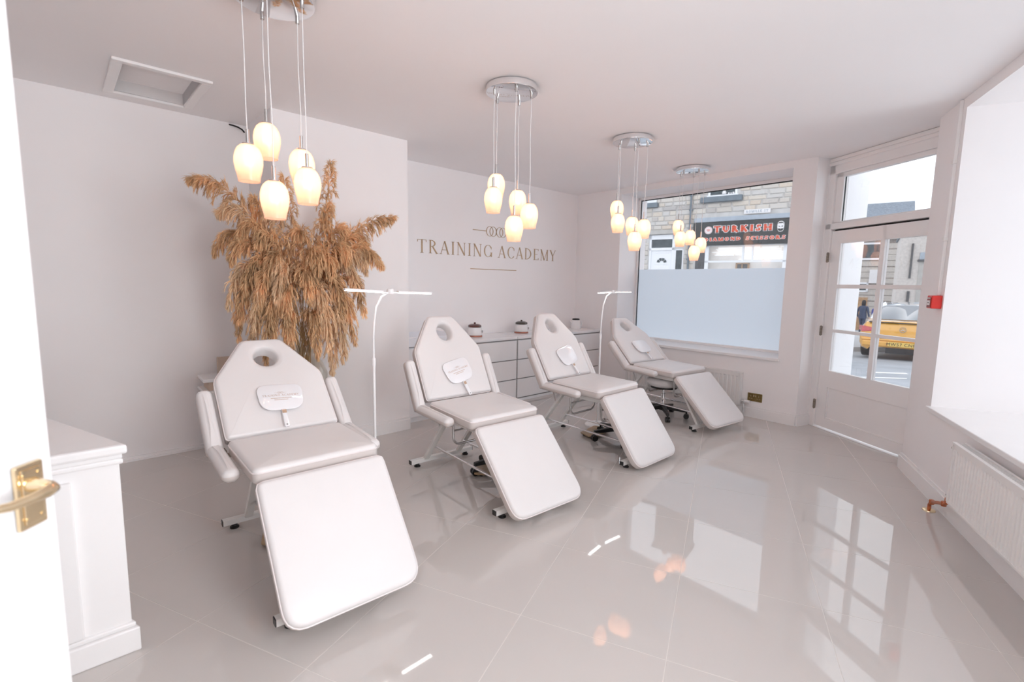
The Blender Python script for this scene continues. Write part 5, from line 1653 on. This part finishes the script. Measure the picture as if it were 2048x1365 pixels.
# ------------------------------------------------------------------ a person walking on the far pavement
pf, plt_ = 25.0, 17.95
pe = thing('person', 'person in a dark coat walking on the far pavement with a pale bag', 'person', cd(plt_, pf, road_z(pf) + .13), math.atan2((FW * .5 + RG).y, (FW * .5 + RG).x))
J = {'pel': (0, 0, .86, .115, .15), 'wai': (0, 0, 1.04, .105, .14), 'che': (.02, 0, 1.27, .12, .165), 'nk': (.02, 0, 1.43, .055, .055), 'hd': (.035, 0, 1.53, .075, .07), 'tp': (.03, 0, 1.64, .075, .07),
     'hl': (0, .09, .80, .09, .09), 'kl': (.10, .09, .46, .06, .06), 'al': (.02, .09, .09, .042, .042), 'tl': (.15, .10, .04, .035, .045),
     'hr': (0, -.09, .80, .09, .09), 'kr': (-.02, -.09, .46, .06, .06), 'ar': (-.20, -.09, .12, .042, .042), 'tr': (-.10, -.10, .04, .035, .045),
     'sl': (.02, .19, 1.36, .065, .065), 'el': (-.06, .24, 1.08, .048, .048), 'wl': (.06, .25, .84, .035, .035), 'sr': (.02, -.19, 1.36, .065, .065), 'er': (.0, -.25, 1.08, .048, .048), 'wr': (.12, -.25, .86, .035, .035)}
E_ = 'pel-wai wai-che che-nk nk-hd hd-tp pel-hl hl-kl kl-al al-tl pel-hr hr-kr kr-ar ar-tr che-sl sl-el el-wl che-sr sr-er er-wr'.split()
names = list(J)
me = bpy.data.meshes.new('body')
me.from_pydata([J[k][:3] for k in names], [tuple(names.index(q) for q in e.split('-')) for e in E_], [])
me.materials.append(M['coat'])
po_ = bpy.data.objects.new('body', me); COL.objects.link(po_); po_.parent = pe
sk_ = po_.modifiers.new('skin', 'SKIN')
for i, k in enumerate(names):
    v = me.skin_vertices[0].data[i]
    v.radius = J[k][3:5]
    v.use_root = k == 'pel'
po_.modifiers.new('sub', 'SUBSURF').levels = 1
po_.modifiers['sub'].render_levels = 1
MB().lathe([(.0, 1.46), (.062, 1.48), (.078, 1.55), (.070, 1.64), (.03, 1.69), (0, 1.70)], 14, (.045, 0, -.005), closed=False).build('head', M['skin'], pe)
MB().lathe([(.05, 1.40), (.092, 1.46), (.098, 1.58), (.085, 1.67), (.04, 1.715), (0, 1.72)], 14, (.012, 0, 0), closed=False).build('hair', M['hair'], pe)
MB().lathe([(.175, .78), (.168, .95), (.150, 1.10), (.165, 1.28), (.09, 1.42), (.055, 1.44)], 16, (.005, 0, 0), closed=False).build('coat', M['coat'], pe)
for sgn, wx in ((1, .06), (-1, .12)):
    hm = MB()
    hx = Vector((wx + .005, sgn * .25, .80))
    hm.tube([hx + Vector((-.005, 0, .05)), hx, hx + Vector((.01, 0, -.035))], .02, 8, radii=[.022, .028, .024])
    for k in range(4):
        p = hx + Vector((.022 - .014 * k, sgn * .004, -.04))
        hm.tube([p, p + Vector((.008, -sgn * .006, -.03)), p + Vector((.004, -sgn * .014, -.052 + .004 * abs(k - 1)))], .007, 6)
    p = hx + Vector((.03, -sgn * .01, .0))
    hm.tube([p - Vector((.012, 0, 0)), p + Vector((.012, -sgn * .004, -.018)), p + Vector((.014, -sgn * .01, -.04))], .008, 6)
    hm.build('hand', M['skin'], pe)
bgp = thing('shopping_bag', 'pale bag carried by the person on the far pavement', 'bag', pe.location, pe.rotation_euler.z)
MB().add([(-.02, -.33, .36), (.26, -.33, .36), (.26, -.21, .36), (-.02, -.21, .36), (.0, -.32, .66), (.24, -.32, .66), (.24, -.22, .66), (.0, -.22, .66)],
         [(3, 2, 1, 0), (4, 5, 6, 7), (0, 1, 5, 4), (1, 2, 6, 5), (2, 3, 7, 6), (3, 0, 4, 7)]).build('bag_body', M['bag'], bgp, smooth=False, bevel=.02)
MB().tube([(.04, -.27, .66), (.06, -.262, .74), (.12, -.255, .765), (.18, -.262, .74), (.20, -.27, .66)], .008, 6).build('bag_handle', M['bag'], bgp)
